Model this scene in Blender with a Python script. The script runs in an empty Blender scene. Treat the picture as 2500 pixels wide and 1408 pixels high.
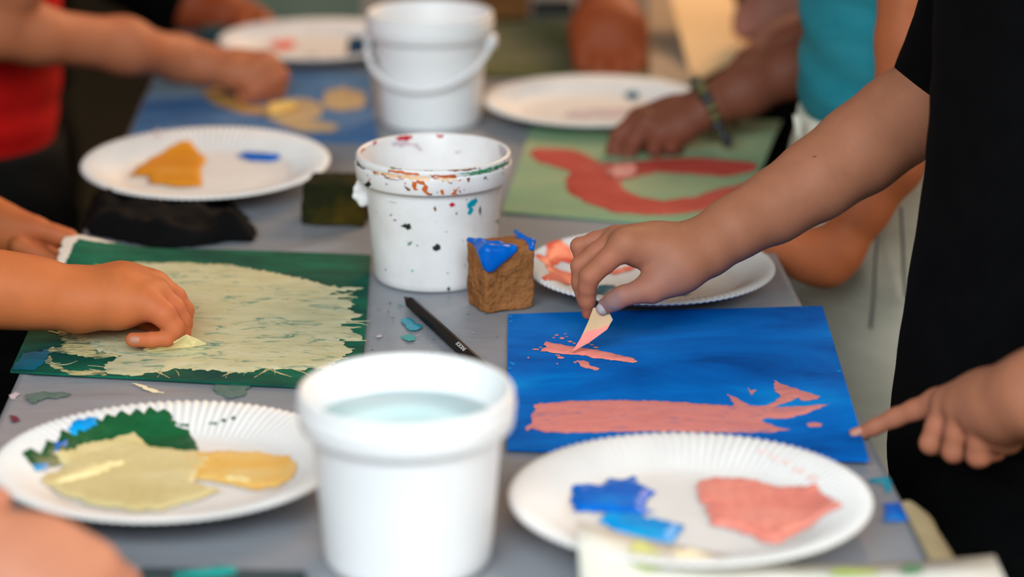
import bpy, bmesh, math, random
import numpy as np
from mathutils import Vector, Matrix
from mathutils.geometry import delaunay_2d_cdt

# ------------------------------------------------------------------ camera, light, exposure
SC = bpy.context.scene
COL = SC.collection
F = 5903.0                                   # 85 mm on a 36 mm sensor, in pixels of a 2500 px frame
TH = math.atan(1879 / F)
CT, ST = math.cos(TH), math.sin(TH)
CAMZ = 1.305
T = 0.72                                     # height of the cloth on the table
cam_d = bpy.data.cameras.new('camera')
cam = bpy.data.objects.new('camera', cam_d)
COL.objects.link(cam)
cam.location = (0, 0, CAMZ)
cam.rotation_euler = (math.pi / 2 - TH, 0, 0)
cam_d.sensor_width = 36.0
cam_d.lens = 85.0
cam_d.clip_start = 0.02
cam_d.dof.use_dof = True
cam_d.dof.focus_distance = 1.775
cam_d.dof.aperture_fstop = 2.8
cam_d.dof.aperture_blades = 0
SC.camera = cam

wd = bpy.data.worlds.new('world')
SC.world = wd
wd.use_nodes = True
wd.node_tree.nodes['Background'].inputs[0].default_value = (0.40, 0.28, 0.19, 1)
wd.node_tree.nodes['Background'].inputs[1].default_value = 0.40


def area_light(name, loc, target, sx, sy, power, col):
    d = bpy.data.lights.new(name, 'AREA')
    d.shape = 'RECTANGLE'
    d.size, d.size_y, d.energy, d.color = sx, sy, power, col
    o = bpy.data.objects.new(name, d)
    COL.objects.link(o)
    o.location = loc
    o.rotation_euler = (Vector(target) - Vector(loc)).to_track_quat('-Z', 'Y').to_euler()
    return o


area_light('open_side_daylight', (-0.35, -0.7, 2.25), (0, 1.9, 0.75), 2.8, 1.2, 112, (0.86, 0.96, 1.0))
area_light('right_side_fill', (2.7, 0.5, 2.1), (0.25, 1.95, 0.75), 1.6, 1.6, 50, (1.0, 0.92, 0.82))  # added fill lamp that brightens the pale jeans from the right
area_light('warm_far_daylight', (1.9, 5.0, 2.9), (0, 2.2, 0.8), 2.2, 1.6, 150, (1.0, 0.62, 0.34))
SC.view_settings.view_transform = 'Standard'
SC.view_settings.look = 'None'
SC.view_settings.exposure = 0.0
SC.view_settings.gamma = 1.0
SC.view_settings.use_curve_mapping = False

RNG = random.Random(7)


# ------------------------------------------------------------------ placing helpers
def ray(px, py):
    u, v = (px - 1250) / F, -(py - 704) / F
    return np.array((u, CT + ST * v, -ST + CT * v))


CAM = np.array((0, 0, CAMZ))


def W(px, py, h=0.0):                        # point of a horizontal plane h above the cloth
    d = ray(px, py)
    return CAM + d * ((T + h - CAMZ) / d[2])


def J(px, py, Y):                            # point of the vertical plane y = Y
    d = ray(px, py)
    return CAM + d * (Y / d[1])


def depth(p):
    return p[1] * CT - (p[2] - CAMZ) * ST


def pxm(p):                                  # metres per pixel at p
    return depth(p) / F


def lin(r, g, b):
    f = lambda c: (c / 255 / 12.92) if c / 255 <= 0.04045 else ((c / 255 + 0.055) / 1.055) ** 2.4
    return (f(r), f(g), f(b), 1)


# ------------------------------------------------------------------ materials
def base_mat(name, rough=0.5, spec=0.5):
    m = bpy.data.materials.new(name)
    m.use_nodes = True
    nt = m.node_tree
    b = nt.nodes['Principled BSDF']
    b.inputs['Roughness'].default_value = rough
    b.inputs['Specular IOR Level'].default_value = spec
    return m, nt, b


def noise_node(nt, scale, detail=4, rough=0.6, stretch=None, rot=0.0, dist=0.0):
    tc = nt.nodes.new('ShaderNodeTexCoord')
    mp = nt.nodes.new('ShaderNodeMapping')
    nt.links.new(tc.outputs['Object'], mp.inputs[0])
    if stretch:
        mp.inputs['Scale'].default_value = stretch
    mp.inputs['Rotation'].default_value = (0, 0, rot)
    n = nt.nodes.new('ShaderNodeTexNoise')
    n.inputs['Scale'].default_value = scale
    n.inputs['Detail'].default_value = detail
    n.inputs['Roughness'].default_value = rough
    n.inputs['Distortion'].default_value = dist
    nt.links.new(mp.outputs[0], n.inputs['Vector'])
    return n.outputs['Fac']


def ramp(nt, src, stops, interp='LINEAR'):
    r = nt.nodes.new('ShaderNodeValToRGB')
    r.color_ramp.interpolation = interp
    e = r.color_ramp.elements
    while len(e) < len(stops):
        e.new(0.5)
    for k, (p, c) in zip(e, stops):
        k.position = p
        k.color = c
    nt.links.new(src, r.inputs[0])
    return r.outputs[0]


def mix(nt, fac, a, b):
    n = nt.nodes.new('ShaderNodeMix')
    n.data_type = 'RGBA'
    for s, i in ((fac, 0), (a, 6), (b, 7)):
        if hasattr(s, 'is_linked') or hasattr(s, 'links'):
            nt.links.new(s, n.inputs[i])
        else:
            n.inputs[i].default_value = s
    return n.outputs[2]


def bump(nt, b, src, strength, dist):
    n = nt.nodes.new('ShaderNodeBump')
    n.inputs['Strength'].default_value = strength
    n.inputs['Distance'].default_value = dist
    nt.links.new(src, n.inputs['Height'])
    nt.links.new(n.outputs[0], b.inputs['Normal'])


def noisy(name, stops, scale=30, stretch=None, rot=0.0, rough=0.5, spec=0.5, detail=5, bmp=0.0, bdist=0.001, bscale=None, dist=0.0):
    m, nt, b = base_mat(name, rough, spec)
    n = noise_node(nt, scale, detail, 0.6, stretch, rot, dist)
    nt.links.new(ramp(nt, n, stops), b.inputs['Base Color'])
    if bmp:
        n2 = noise_node(nt, bscale or scale * 2, 5, 0.6, stretch, rot)
        bump(nt, b, n2, bmp, bdist)
    return m


def flat(name, c, rough=0.5, spec=0.5):
    return noisy(name, [(0.3, tuple(x * 0.93 for x in c[:3]) + (1,)), (0.7, tuple(min(1, x * 1.05) for x in c[:3]) + (1,))], 40, None, 0, rough, spec)


def skin_mat(name, c, warm, stain=(85, 105, 130)):
    m, nt, b = base_mat(name, 0.6, 0.25)
    n = noise_node(nt, 60, 4)
    c0 = ramp(nt, n, [(0.3, tuple(x * 0.93 for x in c[:3]) + (1,)), (0.7, tuple(x * 1.05 for x in c[:3]) + (1,))])
    at = nt.nodes.new('ShaderNodeAttribute')
    at.attribute_name = 'blush'
    c1 = mix(nt, at.outputs['Fac'], c0, warm)
    a2 = nt.nodes.new('ShaderNodeAttribute')
    a2.attribute_name = 'stain'
    c2 = mix(nt, a2.outputs['Fac'], c1, lin(*stain))
    nt.links.new(c2, b.inputs['Base Color'])
    b.inputs['Subsurface Weight'].default_value = 0.12
    b.inputs['Subsurface Radius'].default_value = (1.0, 0.35, 0.2)
    b.inputs['Subsurface Scale'].default_value = 0.006
    n2 = noise_node(nt, 900, 3)
    bump(nt, b, n2, 0.12, 0.0006)
    return m


M = {}
M['cloth'] = noisy('grey_plastic_sheet', [(0.3, lin(130, 134, 142)), (0.7, lin(144, 147, 154))], 5, (1, 3, 1), 0.3, 0.34, 0.5, 4, 0.25, 0.002, 40)
M['flap'] = noisy('backlit_plastic', [(0.3, lin(150, 136, 104)), (0.7, lin(178, 164, 130))], 12, None, 0, 0.5)  # backlight on the overhanging grey sheet, painted in as a cream colour
M['wood'] = noisy('table_wood', [(0.3, lin(70, 58, 44)), (0.7, lin(92, 76, 58))], 8, (1, 14, 1), 0, 0.6)
M['metal'] = flat('dark_metal', lin(40, 40, 42), 0.4)
M['floor'] = noisy('dark_earth', [(0.3, lin(18, 18, 10)), (0.7, lin(34, 32, 19))], 3, None, 0, 0.9, 0.2, 6, 0.5, 0.01, 30)
M['bucket'] = noisy('white_plastic', [(0.3, lin(222, 224, 226)), (0.7, lin(230, 231, 233))], 8, None, 0, 0.42, 0.4)
M['bucket_used'] = noisy('stained_white_plastic', [(0.35, lin(214, 212, 212)), (0.6, lin(224, 224, 226)), (0.75, lin(222, 220, 222))], 25, None, 0, 0.42, 0.4)
M['plate'] = noisy('white_card', [(0.3, lin(214, 212, 211)), (0.7, lin(222, 220, 219))], 30, None, 0, 0.55, 0.3)
M['pencil'] = flat('black_lacquer', lin(8, 8, 8), 0.45, 0.25)
M['graphite'] = flat('graphite', lin(30, 32, 34), 0.4)
M['white_ink'] = flat('white_ink', lin(220, 220, 220), 0.5)
M['black_cloth'] = noisy('black_cotton', [(0.3, lin(3, 3, 4)), (0.7, lin(8, 8, 9))], 60, None, 0, 0.95, 0.15, 4, 0.3, 0.001, 500)
M['black_shirt'] = noisy('black_jersey', [(0.3, lin(3, 3, 4)), (0.7, lin(7, 7, 8))], 30, None, 0, 0.95, 0.08, 4, 0.2, 0.001, 600)
M['teal_shirt'] = noisy('teal_jersey', [(0.3, lin(26, 122, 138)), (0.7, lin(48, 142, 156))], 9, (1, 1, 3), 0.4, 0.9, 0.2, 4, 0.2, 0.001, 500)
M['red_shirt'] = noisy('red_jersey', [(0.3, lin(165, 6, 4)), (0.7, lin(196, 12, 8))], 10, None, 0, 0.9, 0.2)
M['grey_denim'] = noisy('pale_denim', [(0.3, lin(205, 205, 188)), (0.7, lin(226, 224, 208))], 14, (1, 1, 3), 0, 0.9, 0.2, 5, 0.3, 0.001, 400)
M['seam'] = flat('denim_seam', lin(98, 106, 106), 0.9, 0.2)
M['dark_pants'] = flat('dark_twill', lin(16, 16, 16), 0.95, 0.15)
M['beige_cuff'] = flat('beige_jersey', lin(190, 170, 150), 0.9, 0.2)
M['shoe'] = flat('dark_rubber', lin(30, 30, 32), 0.7)
M['skin_a'] = skin_mat('skin_light_brown', lin(160, 104, 78), lin(170, 99, 77), (112, 108, 118))
M['skin_b'] = skin_mat('skin_tan', lin(176, 100, 62), lin(182, 94, 62))
M['skin_c'] = skin_mat('skin_brown', lin(118, 68, 50), lin(124, 66, 52))
M['skin_d'] = skin_mat('skin_rose_brown', lin(146, 98, 82), lin(190, 122, 102))
M['skin_e'] = skin_mat('skin_deep_brown', lin(140, 66, 32), lin(150, 70, 36))
M['skin_h'] = skin_mat('skin_golden', lin(182, 102, 57), lin(188, 98, 66))
M['skin_f'] = skin_mat('skin_amber', lin(168, 102, 70), lin(176, 102, 76))
M['skin_h2'] = skin_mat('skin_fair', lin(184, 124, 98), lin(188, 118, 94))
M['nail'] = flat('fingernail', lin(178, 122, 100), 0.45, 0.3)
M['nail_stain'] = flat('stained_fingernail', lin(172, 164, 166), 0.4, 0.5)
M['sponge'] = noisy('damp_foam', [(0.28, lin(84, 54, 30)), (0.42, lin(142, 92, 52)), (0.7, lin(168, 112, 68))], 45, None, 0, 0.95, 0.1, 8, 1.0, 0.004, 190)
M['dark_sponge'] = noisy('stained_foam', [(0.3, lin(18, 24, 12)), (0.5, lin(34, 36, 16)), (0.72, lin(84, 66, 14))], 16, None, 0, 0.95, 0.1, 6, 0.7, 0.002, 150)
M['knife'] = noisy('tan_plastic', [(0.3, lin(192, 158, 118)), (0.7, lin(204, 170, 130))], 60, None, 0, 0.5)
M['cream_knife'] = noisy('cream_plastic_blade', [(0.3, lin(226, 208, 150)), (0.7, lin(246, 232, 180))], 60, None, 0, 0.4)
M['bead'] = flat('olive_bead', lin(92, 84, 40), 0.4)
M['band'] = flat('dark_band', lin(34, 36, 34), 0.5)
M['charm'] = flat('dark_charm', lin(44, 48, 50), 0.35)
M['brush'] = flat('teal_brush', lin(20, 90, 104), 0.5)
# papers
M['paper'] = noisy('white_paper', [(0.3, lin(214, 208, 200)), (0.7, lin(224, 219, 212))], 20, None, 0, 0.7, 0.3)
M['green_board'] = noisy('green_painted_paper', [(0.30, lin(0, 48, 54)), (0.46, lin(0, 76, 60)), (0.68, lin(4, 112, 84))], 9, (1, 2.5, 1), 0.15, 0.6, 0.2, 7, 0.3, 0.0006, 120)
M['blue_board'] = noisy('blue_painted_paper', [(0.30, lin(0, 62, 136)), (0.43, lin(0, 94, 182)), (0.56, lin(0, 112, 204)), (0.70, lin(0, 150, 226))], 6.0, (1, 1.8, 1), -0.35, 0.8, 0.06, 7, 0.3, 0.0006, 90, 0.6)
M['mint_board'] = noisy('mint_painted_paper', [(0.3, lin(112, 154, 122)), (0.5, lin(134, 164, 128)), (0.72, lin(164, 172, 132))], 5, (1, 2, 1), 0.4, 0.55, 0.4, 6)
M['sky_board'] = noisy('sky_painted_paper', [(0.3, lin(34, 84, 138)), (0.5, lin(58, 110, 164)), (0.72, lin(92, 132, 174))], 9, (1, 1.6, 1), 0.4, 0.55, 0.4, 6)
M['meadow'] = noisy('meadow_painted_paper', [(0.28, lin(62, 80, 14)), (0.48, lin(84, 94, 62)), (0.62, lin(106, 104, 82)), (0.78, lin(150, 136, 112))], 5, (1, 2, 1), 0.1, 0.6, 0.4, 4)
M['cream_sheet'] = noisy('cream_sheet', [(0.3, lin(226, 188, 136)), (0.7, lin(238, 204, 156))], 6, None, 0, 0.7, 0.3)
M['teal_board'] = noisy('teal_painted_paper', [(0.3, lin(40, 84, 82)), (0.7, lin(78, 108, 110))], 6, None, 0, 0.6, 0.3)
M['dark_board'] = noisy('dark_painted_paper', [(0.3, lin(38, 52, 58)), (0.7, lin(66, 82, 88))], 6, None, 0, 0.5, 0.4)
M['front_card'] = noisy('white_front_sheet', [(0.35, lin(236, 232, 226)), (0.7, lin(228, 228, 214))], 8, None, 0, 0.6, 0.3)


def paint_mat(name, a, b, c=None, scale=60, stretch=(1, 4, 1), rot=0.0, cover=None, under=None, rough=0.5, bmp=0.4):
    """cover: how far the stroke lets the colour beneath show through"""
    m, nt, bs = base_mat(name, rough, 0.16)
    n = noise_node(nt, scale, 6, 0.65, stretch, rot)
    st = [(0.3, a), (0.55, b)] + ([(0.75, c)] if c else [])
    out = ramp(nt, n, st)
    if under is not None:
        n2 = noise_node(nt, scale * 1.3, 8, 0.72, stretch, rot + 0.2, 1.2)
        f = ramp(nt, n2, [(cover, (0, 0, 0, 1)), (cover + 0.10, (0.85, 0.85, 0.85, 1))])
        out = mix(nt, f, out, under)
    nt.links.new(out, bs.inputs['Base Color'])
    n3 = noise_node(nt, scale * 2, 5, 0.6, stretch, rot)
    bump(nt, bs, n3, bmp, 0.0008)
    return m


M['p_cream'] = paint_mat('cream_paint', lin(186, 180, 138), lin(198, 194, 158), lin(204, 203, 174), 26, (1, 3.0, 1), 0.30, 0.535, lin(70, 128, 112))
M['p_cream_thin'] = paint_mat('cream_paint_thin', lin(176, 166, 112), lin(200, 190, 142), None, 34, (1, 2.6, 1), 0.2, 0.47, lin(2, 72, 62))
M['p_pink'] = paint_mat('pink_paint', lin(206, 122, 120), lin(222, 136, 130), lin(214, 130, 128), 30, (1, 3.5, 1), 0.02, 0.55, lin(150, 112, 146))
M['p_pink_wet'] = paint_mat('wet_pink_paint', lin(232, 132, 124), lin(244, 146, 136), None, 40, (1, 2, 1), 0, None, None, 0.25)
M['p_rose'] = paint_mat('rose_paint', lin(218, 118, 108), lin(234, 142, 128), lin(226, 150, 140), 12, (1, 2.4, 1), 0.5, None, None, 0.3)
M['p_rose_thin'] = paint_mat('thin_rose_paint', lin(232, 196, 190), lin(240, 214, 208), None, 30, (1, 1, 1), 0, None, None, 0.5)
M['p_blue'] = paint_mat('blue_paint', lin(0, 88, 186), lin(0, 104, 208), lin(0, 144, 226), 16, (1, 2, 1), 0.4, None, None, 0.25)
M['p_skyblue'] = paint_mat('sky_blue_paint', lin(0, 120, 200), lin(0, 150, 222), lin(0, 178, 230), 18, (1, 2, 1), 0.4, None, None, 0.28)
M['p_green'] = paint_mat('green_paint', lin(10, 62, 34), lin(22, 88, 52), lin(30, 100, 70), 16, (1, 2, 1), 0.1, None, None, 0.35)
M['p_deepteal'] = paint_mat('deep_teal_paint', lin(4, 74, 84), lin(6, 96, 120), None, 30, (1, 2, 1), 0.1, None, None, 0.4)
M['p_butter'] = paint_mat('butter_paint', lin(204, 188, 132), lin(214, 200, 150), lin(216, 206, 166), 14, (1, 2.6, 1), -0.3, None, None, 0.35)
M['p_yellow'] = paint_mat('yellow_paint', lin(222, 168, 74), lin(226, 188, 112), lin(224, 202, 150), 18, (1, 2, 1), -0.2, None, None, 0.35)
M['p_lemon'] = paint_mat('pale_lemon_paint', lin(236, 222, 158), lin(244, 232, 178), None, 30, (1, 1, 1), 0, None, None, 0.3)
M['p_ochre'] = paint_mat('ochre_paint', lin(200, 122, 12), lin(214, 144, 40), lin(212, 160, 84), 16, (1, 1.6, 1), 0.3, None, None, 0.4)
M['p_royal'] = paint_mat('royal_blue_paint', lin(0, 84, 176), lin(0, 98, 194), None, 30, (1, 1, 1), 0, None, None, 0.3)
M['p_coral'] = paint_mat('coral_paint', lin(226, 74, 52), lin(236, 106, 84), lin(236, 140, 116), 22, (1, 2, 1), 0.4, None, None, 0.35)
M['p_red'] = paint_mat('red_paint', lin(170, 58, 50), lin(190, 76, 66), lin(198, 98, 86), 12, (1, 2, 1), 0.5, None, None, 0.45)
M['p_turq'] = paint_mat('turquoise_paint', lin(0, 132, 160), lin(4, 146, 170), None, 30, (1, 1, 1), 0, None, None, 0.2, 0.1)
M['p_jade'] = paint_mat('jade_paint', lin(14, 138, 134), lin(40, 154, 148), None, 30, (1, 1, 1), 0, None, None, 0.2, 0.1)
M['p_greenish'] = paint_mat('smeared_green_paint', lin(70, 104, 96), lin(96, 116, 110), None, 60, (3, 1, 1), 0, None, None, 0.4, 0.1)
M['p_sand'] = paint_mat('sand_paint', lin(176, 152, 112), lin(186, 166, 132), lin(198, 168, 106), 12, (1, 2, 1), 0.3, None, None, 0.5)
M['p_amber'] = paint_mat('amber_paint', lin(168, 126, 56), lin(190, 150, 82), None, 20, (1, 1, 1), 0.3, None, None, 0.5)
M['p_orange'] = flat('burnt_orange_paint', lin(196, 92, 30), 0.4)
M['p_peach'] = flat('peach_paint', lin(228, 188, 150), 0.4)
M['p_crimson'] = flat('crimson_paint', lin(190, 34, 50), 0.35)
M['p_mauve'] = flat('mauve_stain', lin(196, 180, 188), 0.5)
M['p_maroon'] = flat('maroon_paint', lin(104, 44, 62), 0.4)
M['p_black'] = flat('blackish_green_paint', lin(16, 34, 26), 0.4)
M['p_emerald'] = flat('emerald_paint', lin(40, 140, 92), 0.4)
M['p_olive'] = flat('olive_paint', lin(116, 112, 40), 0.4)
M['p_brown'] = flat('brown_paint', lin(120, 68, 30), 0.4)
M['p_lime'] = flat('lime_paint', lin(176, 190, 104), 0.4)
M['p_leaf'] = flat('leaf_green_paint', lin(96, 138, 104), 0.4)
M['p_lightcream'] = flat('light_cream_paint', lin(236, 226, 190), 0.4)
M['water'] = noisy('pale_blue_rinse_water', [(0.3, lin(166, 214, 222)), (0.55, lin(196, 226, 230)), (0.7, lin(222, 236, 238))], 14, (1, 3, 1), 0, 0.12, 0.5, 3)


# ------------------------------------------------------------------ object helpers
def tag(o, label=None, cat=None, group=None, kind=None):
    if label:
        o['label'] = label
    if cat:
        o['category'] = cat
    if group:
        o['group'] = group
    if kind:
        o['kind'] = kind
    return o


def link_mesh(name, verts, faces, m, parent=None, base=None, smooth=True, mats=None):
    """verts in world space; the origin goes to the thing's base"""
    v = np.asarray(verts, dtype=np.float64).reshape(-1, 3)
    if base is None:
        lo, hi = v.min(0), v.max(0)
        base = np.array(((lo[0] + hi[0]) / 2, (lo[1] + hi[1]) / 2, lo[2]))
    me = bpy.data.meshes.new(name)
    me.from_pydata((v - base).tolist(), [], faces)
    if smooth:
        me.polygons.foreach_set('use_smooth', [True] * len(me.polygons))
    me.materials.append(m)
    for x in mats or []:
        me.materials.append(x)
    me.update()
    o = bpy.data.objects.new(name, me)
    COL.objects.link(o)
    if parent is not None:
        o.parent = parent
        o.location = Vector(base) - world_loc(parent)
    else:
        o.location = base
    return o


def world_loc(o):
    l = Vector(o.location)
    while o.parent:
        o = o.parent
        l += Vector(o.location)
    return l


def empty(name, loc):
    o = bpy.data.objects.new(name, None)
    o.empty_display_size = 0.02
    COL.objects.link(o)
    o.location = loc
    return o


def recalc(o):
    bm = bmesh.new()
    bm.from_mesh(o.data)
    bmesh.ops.recalc_face_normals(bm, faces=bm.faces)
    bm.to_mesh(o.data)
    bm.free()
    return o


def boxm(name, c, s, m, parent=None, rotz=0.0, bev=0.0):
    bm = bmesh.new()
    bmesh.ops.create_cube(bm, size=1)
    for v in bm.verts:
        v.co = Vector((v.co.x * s[0], v.co.y * s[1], v.co.z * s[2]))
    if bev:
        bmesh.ops.bevel(bm, geom=bm.edges[:], offset=bev, segments=3, affect='EDGES', profile=0.6)
    bmesh.ops.rotate(bm, verts=bm.verts, cent=(0, 0, 0), matrix=Matrix.Rotation(rotz, 3, 'Z'))
    bmesh.ops.translate(bm, verts=bm.verts, vec=c)
    v = [tuple(x.co) for x in bm.verts]
    f = [[y.index for y in x.verts] for x in bm.faces]
    bm.free()
    return link_mesh(name, v, f, m, parent, smooth=False)


def lathe(name, prof, c, m, parent=None, seg=96, flute=None, phase=0.0):
    v, f = [], []
    n = len(prof)
    for i, (r, z) in enumerate(prof):
        for k in range(seg):
            a = 2 * math.pi * k / seg + phase
            dz = flute(r, a) if flute else 0
            v.append((c[0] + r * math.cos(a), c[1] + r * math.sin(a), c[2] + z + dz))
    for i in range(n - 1):
        for k in range(seg):
            k2 = (k + 1) % seg
            f.append((i * seg + k, i * seg + k2, (i + 1) * seg + k2, (i + 1) * seg + k))
    f.append(tuple(range(seg))[::-1])
    f.append(tuple((n - 1) * seg + k for k in range(seg)))
    o = link_mesh(name, v, f, m, parent, base=np.array(c, float))
    return recalc(o)


def tube(name, pts, rad, m, parent=None, seg=14, cap=True):
    pts = [np.asarray(p, float) for p in pts]
    rad = rad if isinstance(rad, (list, tuple)) else [rad] * len(pts)
    v, f = [], []
    up = np.array((0.13, 0.21, 0.97))
    for i, p in enumerate(pts):
        d = pts[min(i + 1, len(pts) - 1)] - pts[max(i - 1, 0)]
        d /= np.linalg.norm(d)
        a = np.cross(d, up)
        a /= np.linalg.norm(a)
        b = np.cross(d, a)
        for k in range(seg):
            t = 2 * math.pi * k / seg
            v.append(p + rad[i] * (a * math.cos(t) + b * math.sin(t)))
    for i in range(len(pts) - 1):
        for k in range(seg):
            k2 = (k + 1) % seg
            f.append((i * seg + k, i * seg + k2, (i + 1) * seg + k2, (i + 1) * seg + k))
    if cap:
        f.append(tuple(range(seg))[::-1])
        f.append(tuple((len(pts) - 1) * seg + k for k in range(seg)))
    return recalc(link_mesh(name, v, f, m, parent))


# ------------------------------------------------------------------ paint: ragged patches that follow a surface
def ragged(poly, step, amp, seed, closed=True):
    r = random.Random(seed)
    out = []
    n = len(poly)
    for i in range(n):
        a, b = np.array(poly[i], float), np.array(poly[(i + 1) % n], float)
        L = np.linalg.norm(b - a)
        k = max(1, int(L / step))
        nrm = np.array((-(b - a)[1], (b - a)[0])) / max(L, 1e-9)
        for j in range(k):
            t = j / k
            p = a + (b - a) * t
            if amp:
                p = p + nrm * (r.gauss(0, amp) if j else r.gauss(0, amp * 0.4))
            out.append(p)
    return out


def seg_dist(P, poly):
    A = np.array(poly)
    B = np.roll(A, -1, 0)
    d = np.full(len(P), 1e9)
    for a, b in zip(A, B):
        ba = b - a
        t = np.clip(((P - a) @ ba) / max(ba @ ba, 1e-12), 0, 1)
        d = np.minimum(d, np.linalg.norm(P - a - t[:, None] * ba, axis=1))
    return d


def patch(name, poly_uv, to3d, m, parent, thick=0.0006, inner=0.004, soft=0.0025, seed=1):
    """poly_uv: outline in the surface's own metric coordinates; to3d(u, v, height) gives the point"""
    P = np.array(poly_uv)
    lo, hi = P.min(0), P.max(0)
    r = random.Random(seed)
    pts = [Vector(p) for p in P]
    n = len(pts)
    area = (hi - lo).prod()
    inner = max(inner, math.sqrt(area / 2500))
    g = []
    y = lo[1] + inner / 2
    while y < hi[1]:
        x = lo[0] + inner / 2
        while x < hi[0]:
            g.append((x + r.uniform(-.3, .3) * inner, y + r.uniform(-.3, .3) * inner))
            x += inner
        y += inner
    if g:
        g = np.array(g)
        d = seg_dist(g, P)
        pts += [Vector(q) for q, dd in zip(g, d) if dd > inner * 0.35]
    vs, es, fs, *_ = delaunay_2d_cdt(pts, [], [list(range(n))], 1, 1e-7)
    V2 = np.array([tuple(v) for v in vs])
    d = seg_dist(V2, P)
    s = np.clip(d / soft, 0, 1)
    hgt = thick * (0.25 + 0.75 * (s * (2 - s)))
    hgt = hgt * (1 + 0.25 * np.sin(V2[:, 0] * 410 + seed) * np.sin(V2[:, 1] * 530 + 1.7 * seed))
    top = [to3d(u, v, h) for (u, v), h in zip(V2, hgt)]
    o = link_mesh(name, top, [tuple(f) for f in fs], m, parent)
    return o


def plane_uv(px_poly, h):
    return [W(x, y, h)[:2] for x, y in px_poly]


def flat_patch(name, px_poly, m, parent, h=0.0, amp=0.0008, step=0.003, thick=0.0006, seed=1, soft=0.0025, zfun=None):
    uv = ragged(plane_uv(px_poly, h), step, amp, seed)
    zf = zfun or (lambda u, v: T + h)
    return patch(name, uv, lambda u, v, hh: (u, v, zf(u, v) + hh), m, parent, thick, 0.004, soft, seed)


def ell(cx, cy, rx, ry, n=14, seed=0, jit=0.15, rot=0.0):
    r = random.Random(seed)
    out = []
    for k in range(n):
        a = 2 * math.pi * k / n
        q = 1 + r.uniform(-jit, jit)
        x, y = rx * q * math.cos(a), ry * q * math.sin(a)
        out.append((cx + x * math.cos(rot) - y * math.sin(rot), cy + x * math.sin(rot) + y * math.cos(rot)))
    return out


# ------------------------------------------------------------------ bodies: one smooth surface grown around tapered bones
def cone_d(P, a, b, ra, rb):
    ba = b - a
    pa = P - a
    t = np.clip((pa @ ba) / max(float(ba @ ba), 1e-12), 0, 1)
    q = pa - t[:, None] * ba
    return np.sqrt((q * q).sum(1)) - (ra + (rb - ra) * t)


def smin(a, b, k):
    h = np.clip(0.5 + 0.5 * (b - a) / k, 0, 1)
    return b + (a - b) * h - k * h * (1 - h)


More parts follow.
